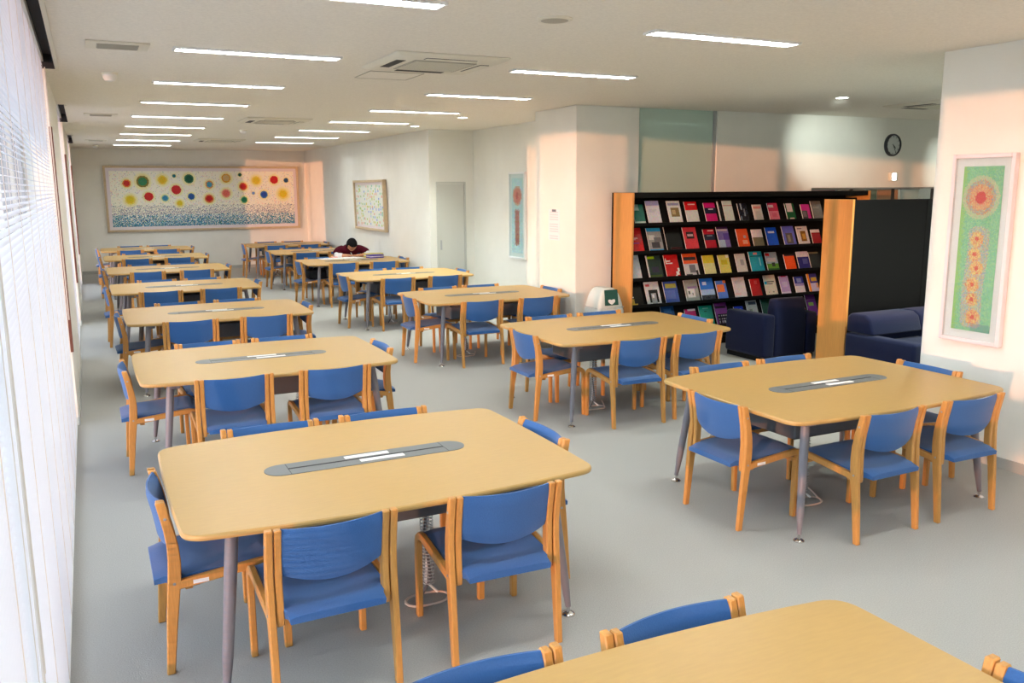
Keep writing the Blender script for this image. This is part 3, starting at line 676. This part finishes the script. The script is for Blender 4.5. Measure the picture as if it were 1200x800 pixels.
# (tier, pixel box, base colour, [(u0, v0, u1, v1, colour)], words)
def lines(v0, n, c=W_, u0=.15, u1=.8, g=.06): return [(u0, v0+i*g, u1-(i % 3)*.12, v0+i*g+g*.5, c) for i in range(n)]
MAGS = [
 (0, A(222, 340, 138, 325), (20, 110, 88), [(0, .86, 1, 1, (170, 210, 196)), (.1, 0, .55, .3, (150, 190, 180))], 'small dark green magazine with pale foot band'),
 (0, A(370, 515, 100, 322), (206, 204, 212), [(0, 0, 1, .22, (160, 164, 206)), (0, .93, 1, 1, (140, 150, 200))]+lines(.35, 4, (190, 188, 200)), 'pale lilac magazine with blue head band'),
 (0, A(598, 740, 100, 320), (214, 218, 214), [(.1, .08, .9, .2, (150, 156, 190)), (.2, .32, .85, .72, (130, 112, 70)), (.3, .42, .6, .6, (176, 156, 110))], 'white magazine with brown square photograph'),
 (0, A(785, 920, 108, 318), (206, 212, 208), [(0, 0, 1, .4, (204, 28, 34)), (0, .93, 1, 1, (204, 28, 34))]+lines(.12, 3, (236, 200, 200), .3, .85), 'magazine with red upper half and white lower half'),
 (0, A(990, 1115, 120, 314), (198, 26, 112), [(0, .25, 1, .55, (30, 34, 64))]+lines(.32, 2, (210, 200, 220), .35), 'magenta magazine with navy middle band'),
 (0, B(38, 84, 105, 314), K_, [(.0, 0, .2, 1, (206, 200, 200))], 'narrow black booklet with pale spine'),
 (0, B(95, 195, 98, 314), (204, 216, 208), [(0, .2, 1, .25, (190, 150, 150))], 'plain pale mint magazine'),
 (0, B(250, 350, 125, 312), (28, 32, 46), [(.3, .0, .42, .35, (150, 160, 170)), (.6, .3, .72, .7, (120, 130, 140)), (.1, .7, .3, 1, (90, 100, 110))], 'near black magazine in a shiny sleeve'),
 (0, B(408, 505, 138, 308), (222, 208, 194), [(.1, .1, .9, .26, (220, 140, 130)), (.2, .4, .8, .9, (206, 192, 180))], 'small cream magazine with salmon title'),
 (0, B(572, 680, 122, 305), (196, 50, 86), [(.1, .12, .6, .24, (232, 190, 200)), (0, .45, 1, 1, (214, 120, 140)), (.3, .55, .8, .8, (206, 96, 120))], 'crimson magazine fading to pink'),
 (0, B(758, 855, 125, 302), (24, 92, 50), [(.15, 0, .75, .5, (214, 200, 196)), (.3, .86, .8, 1, (206, 206, 190))], 'green magazine with pale upper square'),
 (0, B(925, 1020, 135, 300), (196, 20, 130), [(.0, .4, .65, .95, (70, 60, 70)), (.1, .45, .5, .8, (106, 84, 92))], 'hot pink magazine with dark picture'),
 (0, B(1040, 1150, 100, 298), (112, 110, 104), lines(.3, 2, (130, 128, 120)), 'plain grey magazine by the end panel'),
 (1, A(180, 325, 380, 625), (210, 32, 36), lines(.34, 3, (236, 140, 140), .2, .75)+[(.2, .62, .7, .66, (150, 30, 110))], 'scarlet magazine beside the orange end panel'),
 (1, A(380, 535, 393, 620), (150, 152, 150), [(0, 0, 1, .16, (46, 150, 206)), (0, .92, 1, 1, (46, 150, 206)), (.1, .3, .5, .5, (196, 196, 190)), (.2, .6, .8, .85, (70, 70, 76)), (.4, .4, .9, .6, (110, 110, 112))], 'blue edged magazine with grey photograph'),
 (1, A(570, 745, 380, 610), (18, 18, 20), [(.2, .85, .95, .95, (56, 20, 24))], 'black magazine with faint red foot'),
 (1, A(770, 915, 385, 607), (206, 60, 70), [(.2, .2, .8, .52, (50, 36, 40)), (.3, .3, .7, .4, (190, 150, 150))], 'rose magazine with dark title block'),
 (1, A(985, 1105, 405, 600), (176, 22, 44), [(0, .25, 1, .55, (34, 36, 60)), (.4, .05, .95, .1, (232, 200, 200))]+lines(.32, 2, (120, 130, 150), .3), 'dark red magazine with navy band'),
 (1, B(30, 155, 380, 592), (120, 104, 170), [(0, 0, 1, .12, (60, 40, 80)), (.1, .12, .9, .22, (196, 180, 190)), (0, .6, .6, 1, (160, 180, 200)), (.5, .3, 1, .6, (90, 70, 150))], 'violet magazine with misty picture'),
 (1, B(235, 360, 400, 588), (222, 84, 36), [(.55, .35, .8, .5, (160, 130, 120)), (.4, .6, .85, .78, (226, 150, 110))], 'orange magazine with small grey squares'),
 (1, B(400, 515, 405, 580), (132, 116, 84), [(0, 0, 1, .45, (236, 218, 216))], 'magazine with pink top over olive half'),
 (1, B(550, 670, 385, 578), (24, 84, 214), [(.2, .18, .8, .28, (190, 206, 236))], 'bright blue magazine with white title'),
 (1, B(730, 860, 372, 570), (104, 108, 206), [(.25, .35, .75, .9, (96, 90, 96)), (.35, .45, .6, .8, (140, 130, 110))], 'periwinkle magazine with grey picture'),
 (1, B(885, 1005, 372, 562), (222, 212, 208), [(.3, .27, .8, .78, (140, 92, 30)), (.4, .4, .7, .7, (206, 150, 50)), (.1, .08, .5, .16, (110, 90, 110))], 'cream magazine with golden figure'),
 (1, B(1035, 1130, 405, 552), (160, 28, 34), [(0, 0, 1, .22, (232, 210, 206))], 'small dark red magazine with white head'),
 (2, Cc(168, 300, 45, 278), (206, 206, 208), [(.2, .1, .8, .2, (190, 190, 200))], 'plain pale grey magazine beside the end panel'),
 (2, Cc(375, 530, 45, 268), (40, 56, 50), [(0, 0, .04, 1, (190, 190, 196)), (.1, .05, .6, .15, (150, 190, 30)), (.1, .85, .9, .97, (60, 84, 40)), (.3, .5, .8, .75, (50, 48, 66))], 'dark magazine with lime title'),
 (2, Cc(565, 715, 38, 260), (190, 30, 30), [(.05, .16, .15, .4, W_), (.15, .18, .85, .22, W_), (.15, .27, .4, .31, W_), (.15, .36, .6, .4, W_), (.62, .9, .8, 1, W_), (.72, .75, .92, .9, W_), (.85, .62, 1, .76, W_)], 'red magazine with white diagonal stripe'),
 (2, Cc(765, 920, 25, 250), (190, 190, 192), [(0, 0, 1, .45, (222, 90, 40)), (.05, .16, .95, .28, (56, 50, 50)), (.35, .5, .75, .85, (110, 110, 114)), (.1, .88, .5, 1, (70, 70, 74)), (.8, .75, .9, .95, (50, 50, 54))], 'orange topped magazine with grey photograph'),
 (2, Cc(975, 1100, 42, 238), (206, 206, 140), [(0, 0, 1, .42, (214, 200, 50))], 'yellow topped magazine with pale olive half'),
 (2, D(40, 160, 38, 230), (214, 206, 96), [(.2, .25, .8, .5, (196, 186, 40)), (.7, 0, 1, .15, (240, 238, 200))], 'all yellow magazine'),
 (2, D(225, 335, 25, 218), (206, 206, 200), [(.4, .3, .75, .58, (160, 164, 166))], 'white magazine with grey disc'),
 (2, D(375, 520, 2, 208), (40, 168, 186), [(.35, .06, .65, .16, (230, 150, 140)), (.1, .22, .9, .27, (30, 110, 120)), (.75, .3, .82, .7, (150, 220, 226))], 'large cyan magazine'),
 (2, D(550, 675, 8, 198), (150, 170, 180), [(.0, .05, .35, .2, (206, 40, 44)), (0, .62, 1, 1, (90, 150, 50)), (.4, .55, .7, .75, (50, 60, 50)), (0, .85, 1, 1, (50, 100, 50)), (.1, .3, .85, .5, (190, 186, 186))], 'landscape covered magazine with red corner'),
 (2, D(745, 860, 30, 170), (240, 84, 24), [(.1, 0, 1, .12, (60, 50, 50))], 'small fluorescent orange booklet'),
 (2, D(885, 1010, 0, 175), (46, 44, 120), [(0, 0, 1, .28, (222, 208, 216)), (.4, .4, .85, .7, (80, 80, 150))], 'navy magazine with pale head band'),
 (2, D(1015, 1120, 5, 165), (40, 44, 46), [(0, 0, 1, .12, (120, 110, 80))], 'charcoal magazine with gold head band'),
 (3, Cc(165, 320, 340, 575), (24, 22, 20), [(0, .88, .6, 1, (206, 170, 60)), (0, .7, .35, .9, (190, 156, 60)), (.05, .5, .2, .55, W_), (.1, .62, .35, .66, W_)], 'black magazine with ochre corner'),
 (3, Cc(355, 510, 330, 565), (206, 208, 210), [(.1, .08, .35, .2, (190, 90, 100)), (.2, .36, .85, .9, (30, 32, 34)), (.38, .5, .7, .95, (150, 154, 156)), (.45, .55, .6, .7, (220, 220, 220))], 'white magazine with black arch photograph'),
 (3, Cc(555, 705, 325, 550), (60, 84, 160), [(.15, .08, .9, .28, (160, 160, 70)), (.1, .4, .8, .8, (80, 100, 170))], 'dull blue magazine with olive title'),
 (3, Cc(780, 925, 308, 530), (148, 152, 146), [(.15, .42, .7, .78, (206, 208, 206)), (.2, .32, .9, .38, (140, 110, 150)), (.25, .52, .35, .66, (90, 96, 96)), (.5, .58, .6, .68, (100, 106, 106))], 'grey magazine with pale photograph'),
 (3, Cc(945, 1095, 292, 510), (26, 30, 44), [(0, 0, 1, .5, (40, 112, 214)), (0, .5, 1, .74, (150, 180, 220)), (.2, .15, .5, .3, (190, 210, 240))], 'magazine with blue top over black foot'),
 (3, D(15, 125, 315, 505), (80, 120, 206), [(.05, .2, .75, .6, (222, 120, 60)), (.75, 0, 1, .16, (206, 110, 60))], 'blue magazine with orange square'),
 (3, D(200, 330, 280, 490), (210, 208, 210), lines(.15, 3, (190, 188, 192))+[(.1, .75, .5, .85, (222, 190, 190))], 'plain white magazine on tall sheet'),
 (3, D(380, 490, 295, 478), (190, 32, 32), [(.4, .1, .7, .3, (206, 70, 66))], 'small red magazine'),
 (3, D(535, 660, 255, 468), (206, 204, 184), [(.0, .28, .2, .45, (40, 170, 200)), (.2, .28, .85, .36, (80, 84, 84)), (.2, .42, .7, .46, (110, 110, 106)), (.2, .78, .3, .85, (120, 120, 110)), (.6, .78, .7, .85, (120, 120, 110))], 'cream magazine with cyan tab'),
 (3, D(700, 800, 265, 455), (176, 156, 206), [(.2, 0, .8, .06, (176, 50, 90)), (0, .85, 1, 1, (206, 200, 226)), (.2, .3, .8, .6, (196, 180, 216))], 'lavender magazine'),
 (3, D(855, 955, 270, 440), (206, 200, 206), [(0, 0, 1, .4, (50, 56, 140)), (.3, .1, .8, .35, (120, 130, 190)), (0, .4, 1, .55, (150, 140, 190))], 'magazine fading from navy to white'),
 (3, D(1000, 1105, 240, 425), (190, 176, 206), [(0, 0, .2, 1, (236, 140, 30)), (.2, 0, 1, .5, (70, 60, 130)), (.35, .2, .95, .4, (200, 160, 60)), (.8, .5, 1, .75, (206, 150, 110))], 'magazine with bright orange spine'),
 (4, Cc(535, 680, 595, 800), (30, 70, 120), [(.2, .1, .8, .3, (50, 96, 150))], 'deep blue magazine'),
 (4, Cc(785, 905, 620, 800), (186, 26, 96), [(.3, 0, 1, .08, (226, 200, 210))], 'small raspberry magazine'),
 (4, Cc(940, 1085, 585, 785), (36, 160, 136), [(.3, .08, .7, .16, (120, 206, 186)), (.35, .24, .6, .3, (20, 90, 80))], 'teal magazine'),
 (4, D(5, 140, 555, 775), (136, 66, 150), [(.1, .16, .9, .24, (60, 40, 60)), (.15, .52, 1, .95, (54, 46, 60))]+[(.2+.2*i, .56+.13*j, .32+.2*i, .62+.13*j, (190, 180, 190)) for i in range(4) for j in range(3)], 'purple magazine with grid of small pictures'),
 (4, D(210, 310, 590, 770), (36, 60, 196), [(.3, .15, .8, .45, (150, 170, 230))], 'small royal blue magazine'),
 (4, D(350, 465, 530, 730), (196, 204, 204), [(.2, .04, .95, .18, (90, 104, 116)), (.2, .4, .5, .6, (150, 160, 150)), (.4, .65, .9, .85, (170, 176, 170))], 'pale magazine with slate title'),
 (4, D(510, 630, 515, 715), (30, 80, 66), [], 'bottle green magazine behind the armchair'),
 (4, D(690, 800, 505, 695), (150, 34, 40), [(.7, 0, 1, .1, W_)], 'brick red magazine behind the armchair'),
 (4, D(835, 970, 490, 685), (206, 200, 198), [(0, 0, .8, .12, (196, 60, 50)), (.6, .6, 1, 1, (190, 70, 76))], 'white magazine with red head band'),
 (4, D(990, 1095, 465, 675), (110, 44, 130), [(.1, .18, 1, .25, (150, 90, 160)), (.2, .36, .7, .5, (150, 170, 90)), (.4, .86, .7, .95, (220, 210, 220))], 'dark purple magazine with green motif'),
]
TIER = ['top', 'second', 'third', 'fourth', 'fifth']
for tier, (xa, xb, ya, yb), base, rects, words_ in MAGS:
    z0 = ROWZ[tier]-.006; pl = at_y((xa+xb)/2, yb, SYF+.04)
    h_px = (yb-ya); dist = pl.x*_f.x+pl.y*_f.y+(pl.z-CAMH)*_f.z
    hh = min(max((at_y((xa+xb)/2, ya, SYF+.10).z-z0)*1.10, .15), .30); xl = at_y(xa, yb, SYF+.05).x; xr = at_y(xb, yb, SYF+.05).x; ww = max(.05, (xr-xl)*.97)
    if xl < SX0+.034: xl = SX0+.034
    tl = math.atan2(SLOPE, ROWZ[0]-ROWZ[1]) if True else 0
    o = thing('magazine', f'{words_} on the {TIER[tier]} tier', 'magazine', (xl, SYF+.034, z0)); o['group'] = 'magazines on the display shelf'; o.rotation_euler = (-tl, 0, 0)
    MB().box(0, ww, .001, .009, 0, hh).build('pages', M_paper, o)
    def cov(u, v, base=base, rects=rects):
        c = base
        for u0, v0, u1, v1, cc_ in rects:
            if u0 <= u <= u1 and v0 <= v <= v1: c = cc_
        return tuple(k*(.94+.1*random.random()) for k in c)
    colour_grid('front_cover', 14, 20, cov, M_cover, o, ww, hh)

# ------------------------------------------------------------------ second shelf unit, seen from the back
t = thing('bookcase', 'tall black backed bookcase with orange end panel behind the sofa', 'bookcase', (0, 0, 0))
BX0, BX1, BY0, BY1, BH = 6.91, 9.2, 6.30, 6.68, 1.795
MB().box(BX0, BX0+.03, BY0, BY1, 0, BH).build('end_panel', M_orange, t, bevel=.003); MB().box(BX1-.03, BX1, BY0, BY1, 0, BH).build('end_panel', M_orange, t, bevel=.003)
MB().box(BX0+.03, BX1-.03, BY0+.004, BY0+.02, 0, BH-.005).build('back_panel', M_black, t)
for a_, b_ in ((BX0+.03, BX0+.09), (8.0, 8.02)): MB().box(a_, b_, BY0, BY0+.004, 0, BH-.004).build('back_batten', M_black, t)
for z in (.08, .42, .76, 1.10, 1.44, BH-.025): MB().box(BX0+.03, BX1-.03, BY0+.02, BY1-.01, z-.02, z).build('shelf_board', M_black, t)

# ------------------------------------------------------------------ armchair and sofa
def soft(mb, name, p, m=None, b=.035): return mb.build(name, m or M_navy, p, bevel=b, seg=3)
t = thing('armchair', 'boxy navy armchair turned to the magazine shelf', 'armchair', (6.59, 7.12, 0))
soft(MB().box(0, .16, .0, .66, .05, .53), 'arm', t); soft(MB().box(.62, .78, .0, .66, .05, .53), 'arm', t)
soft(MB().prism_x([(.0, .05), (.20, .05), (.20, .30), (.15, .70), (.03, .70), (0, .40)], .165, .615), 'backrest', t)
soft(MB().box(.165, .615, .20, .66, .05, .26), 'seat_base', t); soft(MB().box(.168, .612, .20, .65, .262, .40), 'seat_cushion', t)
MB().box(.02, .76, .03, .63, 0, .05).build('plinth', M_black, t)
t = thing('sofa', 'navy three cushion sofa standing against the bookcase', 'sofa', (6.86, 5.42, 0))
soft(MB().box(0, .15, 0, .84, .05, .46), 'arm', t); soft(MB().box(2.05, 2.20, 0, .84, .05, .46), 'arm', t)
soft(MB().box(.155, 2.045, .60, .84, .05, .50), 'back_frame', t)
for i in range(3):
    soft(MB().prism_x([(.50, .462), (.84, .462), (.84, .62), (.80, .66), (.62, .66), (.55, .62)], .02+i*.722, .735+i*.722), 'back_cushion', t, b=.055)
    soft(MB().box(.158+i*.63, .783+i*.63, .0, .595, .24, .40), 'seat_cushion', t)
soft(MB().box(.158, 2.04, .02, .595, .05, .235), 'seat_base', t, b=.015)
MB().box(.03, 2.17, .03, .80, 0, .05).build('plinth', M_black, t)

# ------------------------------------------------------------------ litter bin
bx, by = 5.30, 8.38
t = thing('litter_bin', 'pale swing lid litter bin with green flap beside the column', 'litter bin', (bx, by, 0))
def rr(hx, hy, z, r=.05, n=5):
    pts = []
    for cx, cy, a0 in ((hx-r, hy-r, 0), (-hx+r, hy-r, PI/2), (-hx+r, -hy+r, PI), (hx-r, -hy+r, 3*PI/2)):
        for i in range(n+1): a = a0+PI/2*i/n; pts.append((cx+r*math.cos(a), cy+r*math.sin(a), z))
    return pts
MB().loft([rr(.13, .13, 0), rr(.15, .15, .52)]).build('body', M_bin, t)
rng = random.Random(5)
bagr = [rr(.172+rng.uniform(-.004, .006), .172+rng.uniform(-.004, .006), z) for z in (.47, .50, .53, .56, .575)]
MB().loft([[(x*(1+.03*math.sin(k*2.3+j)), y*(1+.03*math.cos(k*1.9+j)), z) for k, (x, y, z) in enumerate(r)] for j, r in enumerate(bagr)]).build('bin_bag', M_bag, t)
MB().loft([rr(.168, .168, .576), rr(.166, .166, .60), rr(.150, .158, .66), rr(.125, .150, .72), rr(.095, .145, .765), rr(.06, .14, .79)]).build('lid', M_bin, t)
fl = MB().add([(-.09, -.172, .60), (.09, -.172, .60), (.085, -.148, .775), (-.085, -.148, .775), (-.09, -.160, .60), (.09, -.160, .60), (.085, -.136, .775), (-.085, -.136, .775)], [(0, 1, 2, 3), (7, 6, 5, 4), (0, 4, 5, 1), (3, 2, 6, 7), (0, 3, 7, 4), (1, 5, 6, 2)]).build('flap', M_flap, t)
hp = [(-.045, .665), (-.045, .640), (-.025, .622), (0, .608), (.025, .622), (.045, .640), (.045, .665), (.02, .668), (0, .660), (-.02, .668)]
yq = lambda z: -.172+(z-.60)/.175*.024
MB().add([(x, yq(z)-.0015, z) for x, z in hp]+[(x, yq(z)+.001, z) for x, z in hp], [tuple(range(10)), tuple(range(10, 20))[::-1]]+[(k, k+10, (k+1) % 10+10, (k+1) % 10) for k in range(10)]).build('emblem', M_white, fl, label='white shield shaped emblem')

# ------------------------------------------------------------------ student writing at the fifth inner table
def skin_mesh(name, verts, edges, m, parent, sub=2, root=0):
    me = bpy.data.meshes.new(name); me.from_pydata([v[:3] for v in verts], edges, [])
    o = bpy.data.objects.new(name, me); C.objects.link(o); o.parent = parent
    o.modifiers.new('skin', 'SKIN').use_smooth_shade = True
    for i, v in enumerate(verts):
        sv = me.skin_vertices[0].data[i]; sv.radius = (v[3], v[4] if len(v) > 4 else v[3]); sv.use_root = (i == root)
    s = o.modifiers.new('sub', 'SUBSURF'); s.levels = sub; s.render_levels = sub
    dg = bpy.context.evaluated_depsgraph_get(); dg.update()
    nm = bpy.data.meshes.new_from_object(o.evaluated_get(dg)); o.modifiers.clear(); o.data = nm; nm.materials.clear(); nm.materials.append(m); nm.shade_smooth()
    return o
px_, py_ = 4.26, 15.36
P = thing('person', 'student in a maroon short sleeved top bent over the table writing', 'person', (px_, py_, 0))
# local: -Y is toward the table; head bowed over the books
V = [(0, .36, .46, .13, .10), (0, .27, .60, .125, .10), (0, .13, .74, .135, .10), (0, .02, .84, .12, .085), (0, -.05, .885, .055), (-.01, -.12, .905, .05),   # 0-5 spine, neck
     (-.10, .33, .46, .085), (-.13, .0, .47, .075), (-.13, -.06, .42, .055), (-.13, -.02, .10, .042), (-.13, -.10, .045, .035),                           # 6-10 leg
     (.10, .33, .46, .085), (.13, .0, .47, .075), (.13, -.06, .42, .055), (.13, -.02, .10, .042), (.13, -.10, .045, .035),                                 # 11-15 leg
     (-.20, .03, .835, .062), (-.27, -.02, .76, .05), (-.28, -.10, .745, .042), (-.16, -.24, .745, .033), (-.12, -.27, .748, .024),                         # 16-20 arm
     (.20, .03, .835, .062), (.31, -.03, .775, .05), (.29, -.12, .745, .042), (.13, -.23, .742, .033), (.07, -.255, .742, .024)]                            # 21-25 arm
E_ = [(0, 1), (1, 2), (2, 3), (3, 4), (4, 5), (0, 6), (6, 7), (7, 8), (8, 9), (9, 10), (0, 11), (11, 12), (12, 13), (13, 14), (14, 15), (3, 16), (16, 17), (17, 18), (18, 19), (19, 20), (3, 21), (21, 22), (22, 23), (23, 24), (24, 25)]
# hands: palm then five fingers each
def hand(wrist, dirx, diry, idx, curl):
    n0 = len(V); wx, wy, wz = wrist
    d = Vector((dirx, diry, 0)).normalized(); s_ = Vector((-d.y, d.x, 0))
    pm = Vector((wx, wy, wz))+d*.045; V.append((*pm, .032, .016)); E_.append((idx, n0))
    for k, (off, ln) in enumerate(((-.030, .055), (-.011, .075), (.010, .08), (.028, .07))):
        a = pm+d*.03+s_*off; b = a+d*ln*.5+Vector((0, 0, .012*curl)); c = b+d*ln*.45+Vector((0, 0, -.03*curl)); i = len(V)
        V.append((*a, .010)); V.append((*b, .009)); V.append((*c, .008)); E_.append((n0, i)); E_.append((i, i+1)); E_.append((i+1, i+2))
    sg = -1 if dirx > 0 else 1
    a = pm-d*.01+s_*(.036*sg); b = a+d*.03+s_*(.012*sg)+Vector((0, 0, .008)); i = len(V); V.append((*a, .011)); V.append((*b, .009)); E_.append((n0, i)); E_.append((i, i+1))
hand((-.12, -.27, .748), .9, -.5, 20, 1.0); hand((.07, -.255, .742), -1, -.15, 25, .5)
body = skin_mesh('body', V, E_, M_skin, P)
# head: one bowed ovoid with nose, ears; face looks down at the page
hd = Vector((-.02, -.185, .935)); tilt = Matrix.Rotation(math.radians(52), 4, 'X')
def ovoid(rx, ry, rz, n=20, m=14, z0=-1, z1=1, shape=None):
    rings = []
    for j in range(m+1):
        z = z0+(z1-z0)*j/m; z = max(-.999, min(.999, z)); r = math.sqrt(1-z*z)
        ring = []
        for k in range(n):
            a = 2*PI*k/n; v = Vector((rx*r*math.cos(a), ry*r*math.sin(a), rz*z))
            if shape: v = shape(v, z, a)
            ring.append(v)
        rings.append(ring)
    return rings
def jaw(v, z, a):
    if z < -.1: v.x *= 1+.35*(z+.1); v.y += -.012*(-z)
    return v
def place(ring): return [[tuple(tilt@p+hd) for p in r] for r in ring]
head = MB().loft(place(ovoid(.086, .102, .122, shape=jaw)))
def blob(c, r, n=10):
    return [[(tilt@(Vector(c)+Vector((r[0]*math.sqrt(max(0, 1-z*z))*math.cos(2*PI*k/n), r[1]*math.sqrt(max(0, 1-z*z))*math.sin(2*PI*k/n), r[2]*z)))+hd) for k in range(n)] for z in (-.98, -.7, 0, .7, .98)]
head.loft(blob((0, -.098, -.02), (.012, .018, .024))); head.loft(blob((-.080, .005, -.01), (.010, .016, .028))); head.loft(blob((.080, .005, -.01), (.010, .016, .028)))
head = head.build('head', M_skin, P, angle=80)
for sx in (-1, 1): MB().loft(blob((sx*.03, -.086, .008), (.012, .008, .007))).build('eye', M_cotton, head)
MB().loft(blob((0, -.084, -.062), (.024, .008, .006))).build('mouth', mat('lips', (170, 96, 86), .5, .3), head)
def hairshape(v, z, a):
    if v.y < -.03 and z < .42: v.y = -.03+(v.y+.03)*.12
    return v
MB().loft(place(ovoid(.098, .117, .134, z0=-.28, z1=1, shape=hairshape))).build('hair', M_hair, P, angle=80)
gl = MB()
for sx in (-1, 1): gl.tube([tilt@Vector((sx*.034+.024*math.cos(a), -.100, .008+.018*math.sin(a)))+hd for a in [2*PI*k/14 for k in range(15)]], .0025, 5)
gl.tube([tilt@Vector((x, -.101, .010))+hd for x in (-.010, .010)], .0025, 5)
for sx in (-1, 1): gl.tube([tilt@Vector((sx*.058, -.098, .010))+hd, tilt@Vector((sx*.082, -.0, .012))+hd], .0025, 5)
gl.build('glasses', M_dark, P)
SV = [(0, .34, .50, .15, .12), (0, .27, .61, .145, .12), (0, .13, .75, .155, .115), (0, .015, .845, .135, .10), (0, -.04, .885, .072),
      (-.20, .03, .84, .078), (-.255, -.005, .79, .074), (-.28, -.05, .755, .072), (.20, .03, .84, .078), (.275, -.005, .80, .074), (.325, -.045, .768, .072)]
skin_mesh('maroon_top', SV, [(0, 1), (1, 2), (2, 3), (3, 4), (3, 5), (5, 6), (6, 7), (3, 8), (8, 9), (9, 10)], M_maroon, P)
skin_mesh('white_sleeve', [(-.27, -.02, .765, .056), (-.285, -.10, .748, .050), (-.19, -.215, .748, .044)], [(0, 1), (1, 2)], M_cotton, P)
skin_mesh('white_sleeve', [(.31, -.03, .775, .056), (.30, -.12, .750, .050), (.20, -.19, .748, .046)], [(0, 1), (1, 2)], M_cotton, P)
TR = [(0, .36, .47, .15, .12), (-.10, .33, .47, .10), (-.13, 0, .48, .09), (-.13, -.06, .43, .07), (-.13, -.02, .12, .06), (.10, .33, .47, .10), (.13, 0, .48, .09), (.13, -.06, .43, .07), (.13, -.02, .12, .06)]
skin_mesh('trousers', TR, [(0, 1), (1, 2), (2, 3), (3, 4), (0, 5), (5, 6), (6, 7), (7, 8)], M_trouser, P)
for sx in (-1, 1): MB().loft([[(sx*.13+x, y-.08, z) for x, y, z in r] for r in (rr(.045, .12, 0, .04), rr(.046, .12, .04, .04), rr(.036, .08, .085, .03))]).build('shoe', M_dark, P)
pen = MB().tube([(px_-.03, py_-.33, .708), (px_-.075, py_-.30, .80)], [.003, .006], 8).build('pen', M_white); tag(pen, 'white pen held by the writing student', 'pen')

# things on the student's table
def book_open(cx, cy, rz, wd, dp, label):
    t = thing('open_book', label, 'book', (cx, cy, TABLE_Z+.0055), rz)
    for s in (-1, 1):
        pts = [(0, .008), (s*.02, .020), (s*wd*.4, .021), (s*wd*.8, .014), (s*wd, .006)]
        vs = [(x, y, z) for y in (-dp/2, dp/2) for x, z in pts]+[(x, y, 0) for y in (-dp/2, dp/2) for x, z in pts]
        MB().add(vs, [(i, i+1, i+6, i+5) for i in range(4)]+[(10+i, 15+i, 16+i, 11+i) for i in range(4)]+[(i, 10+i, 11+i, i+1) for i in range(4)]+[(5+i, 6+i, 16+i, 15+i) for i in range(4)]+[(4, 14, 19, 9), (0, 5, 15, 10)]).build('page_block', M_paper, t)
    MB().box(-wd-.004, wd+.004, -dp/2-.004, dp/2+.004, -.002, 0).build('cover', M_box, t)
TX, TY = TABLES['R'][4]
book_open(4.19, 14.98, .1, .20, .28, 'open white paged book before the writing student')
def flat(name, label, cat, cx, cy, rz, w_, d_, h_, m, z=TABLE_Z):
    t = thing(name, label, cat, (cx, cy, z+.0005), rz)
    q_ = h_*.36; MB().box(-w_/2+.004, w_/2-.004, -d_/2+.004, d_/2-.004, q_, h_-q_).build('pages', M_paper, t)
    for a_, b_ in ((0, q_), (h_-q_, h_)): MB().box(-w_/2, w_/2, -d_/2, d_/2, a_, b_).build('cover', m, t)
flat('notebook', 'thick violet book lying on the student table', 'book', 4.60, 14.97, .15, .26, .19, .055, mat('violet cover', (84, 70, 160), .5, .3))
flat('notebook', 'yellow covered notebook lying by the table end', 'book', 4.62, 15.16, -.1, .36, .16, .07, mat('yellow cover', (226, 214, 110), .5, .3))
t = thing('paper_sheet', 'loose white sheets spread on the student table', 'paper', (3.83, 15.03, TABLE_Z+.006), .05); MB().box(-.21, .21, -.15, .15, 0, .003).build('sheet', M_paper, t); MB().box(-.1, .2, -.12, .16, .0031, .005).build('sheet', M_paper, t)
t = thing('pencil_case', 'pale pink pencil case between sheets and open book', 'pencil case', (3.95, 15.22, TABLE_Z+.001), .3); MB().box(-.09, .09, -.03, .03, 0, .03).build('case', mat('pink case', (226, 170, 160), .7, .2), t, bevel=.012, seg=3)
# dark bag on the aisle-end chair of the student table
cxb, cyb = TX-.66, TY-.02
t = thing('black_bag', 'black shoulder bag lying on the chair at the aisle end of the student table', 'bag', (cxb+.03, cyb, .424))
MB().loft([rr(.15, .17, 0, .05), rr(.165, .185, .05, .06), rr(.15, .17, .13, .06), rr(.10, .13, .17, .05)]).build('bag_body', mat('black nylon', (28, 30, 36), .7, .3, var=.15, scale=40), t)
MB().tube([(-.12, -.1, .12), (-.06, -.12, .20), (.06, -.10, .21), (.12, -.08, .13)], .008, 6).build('strap', M_box, t)
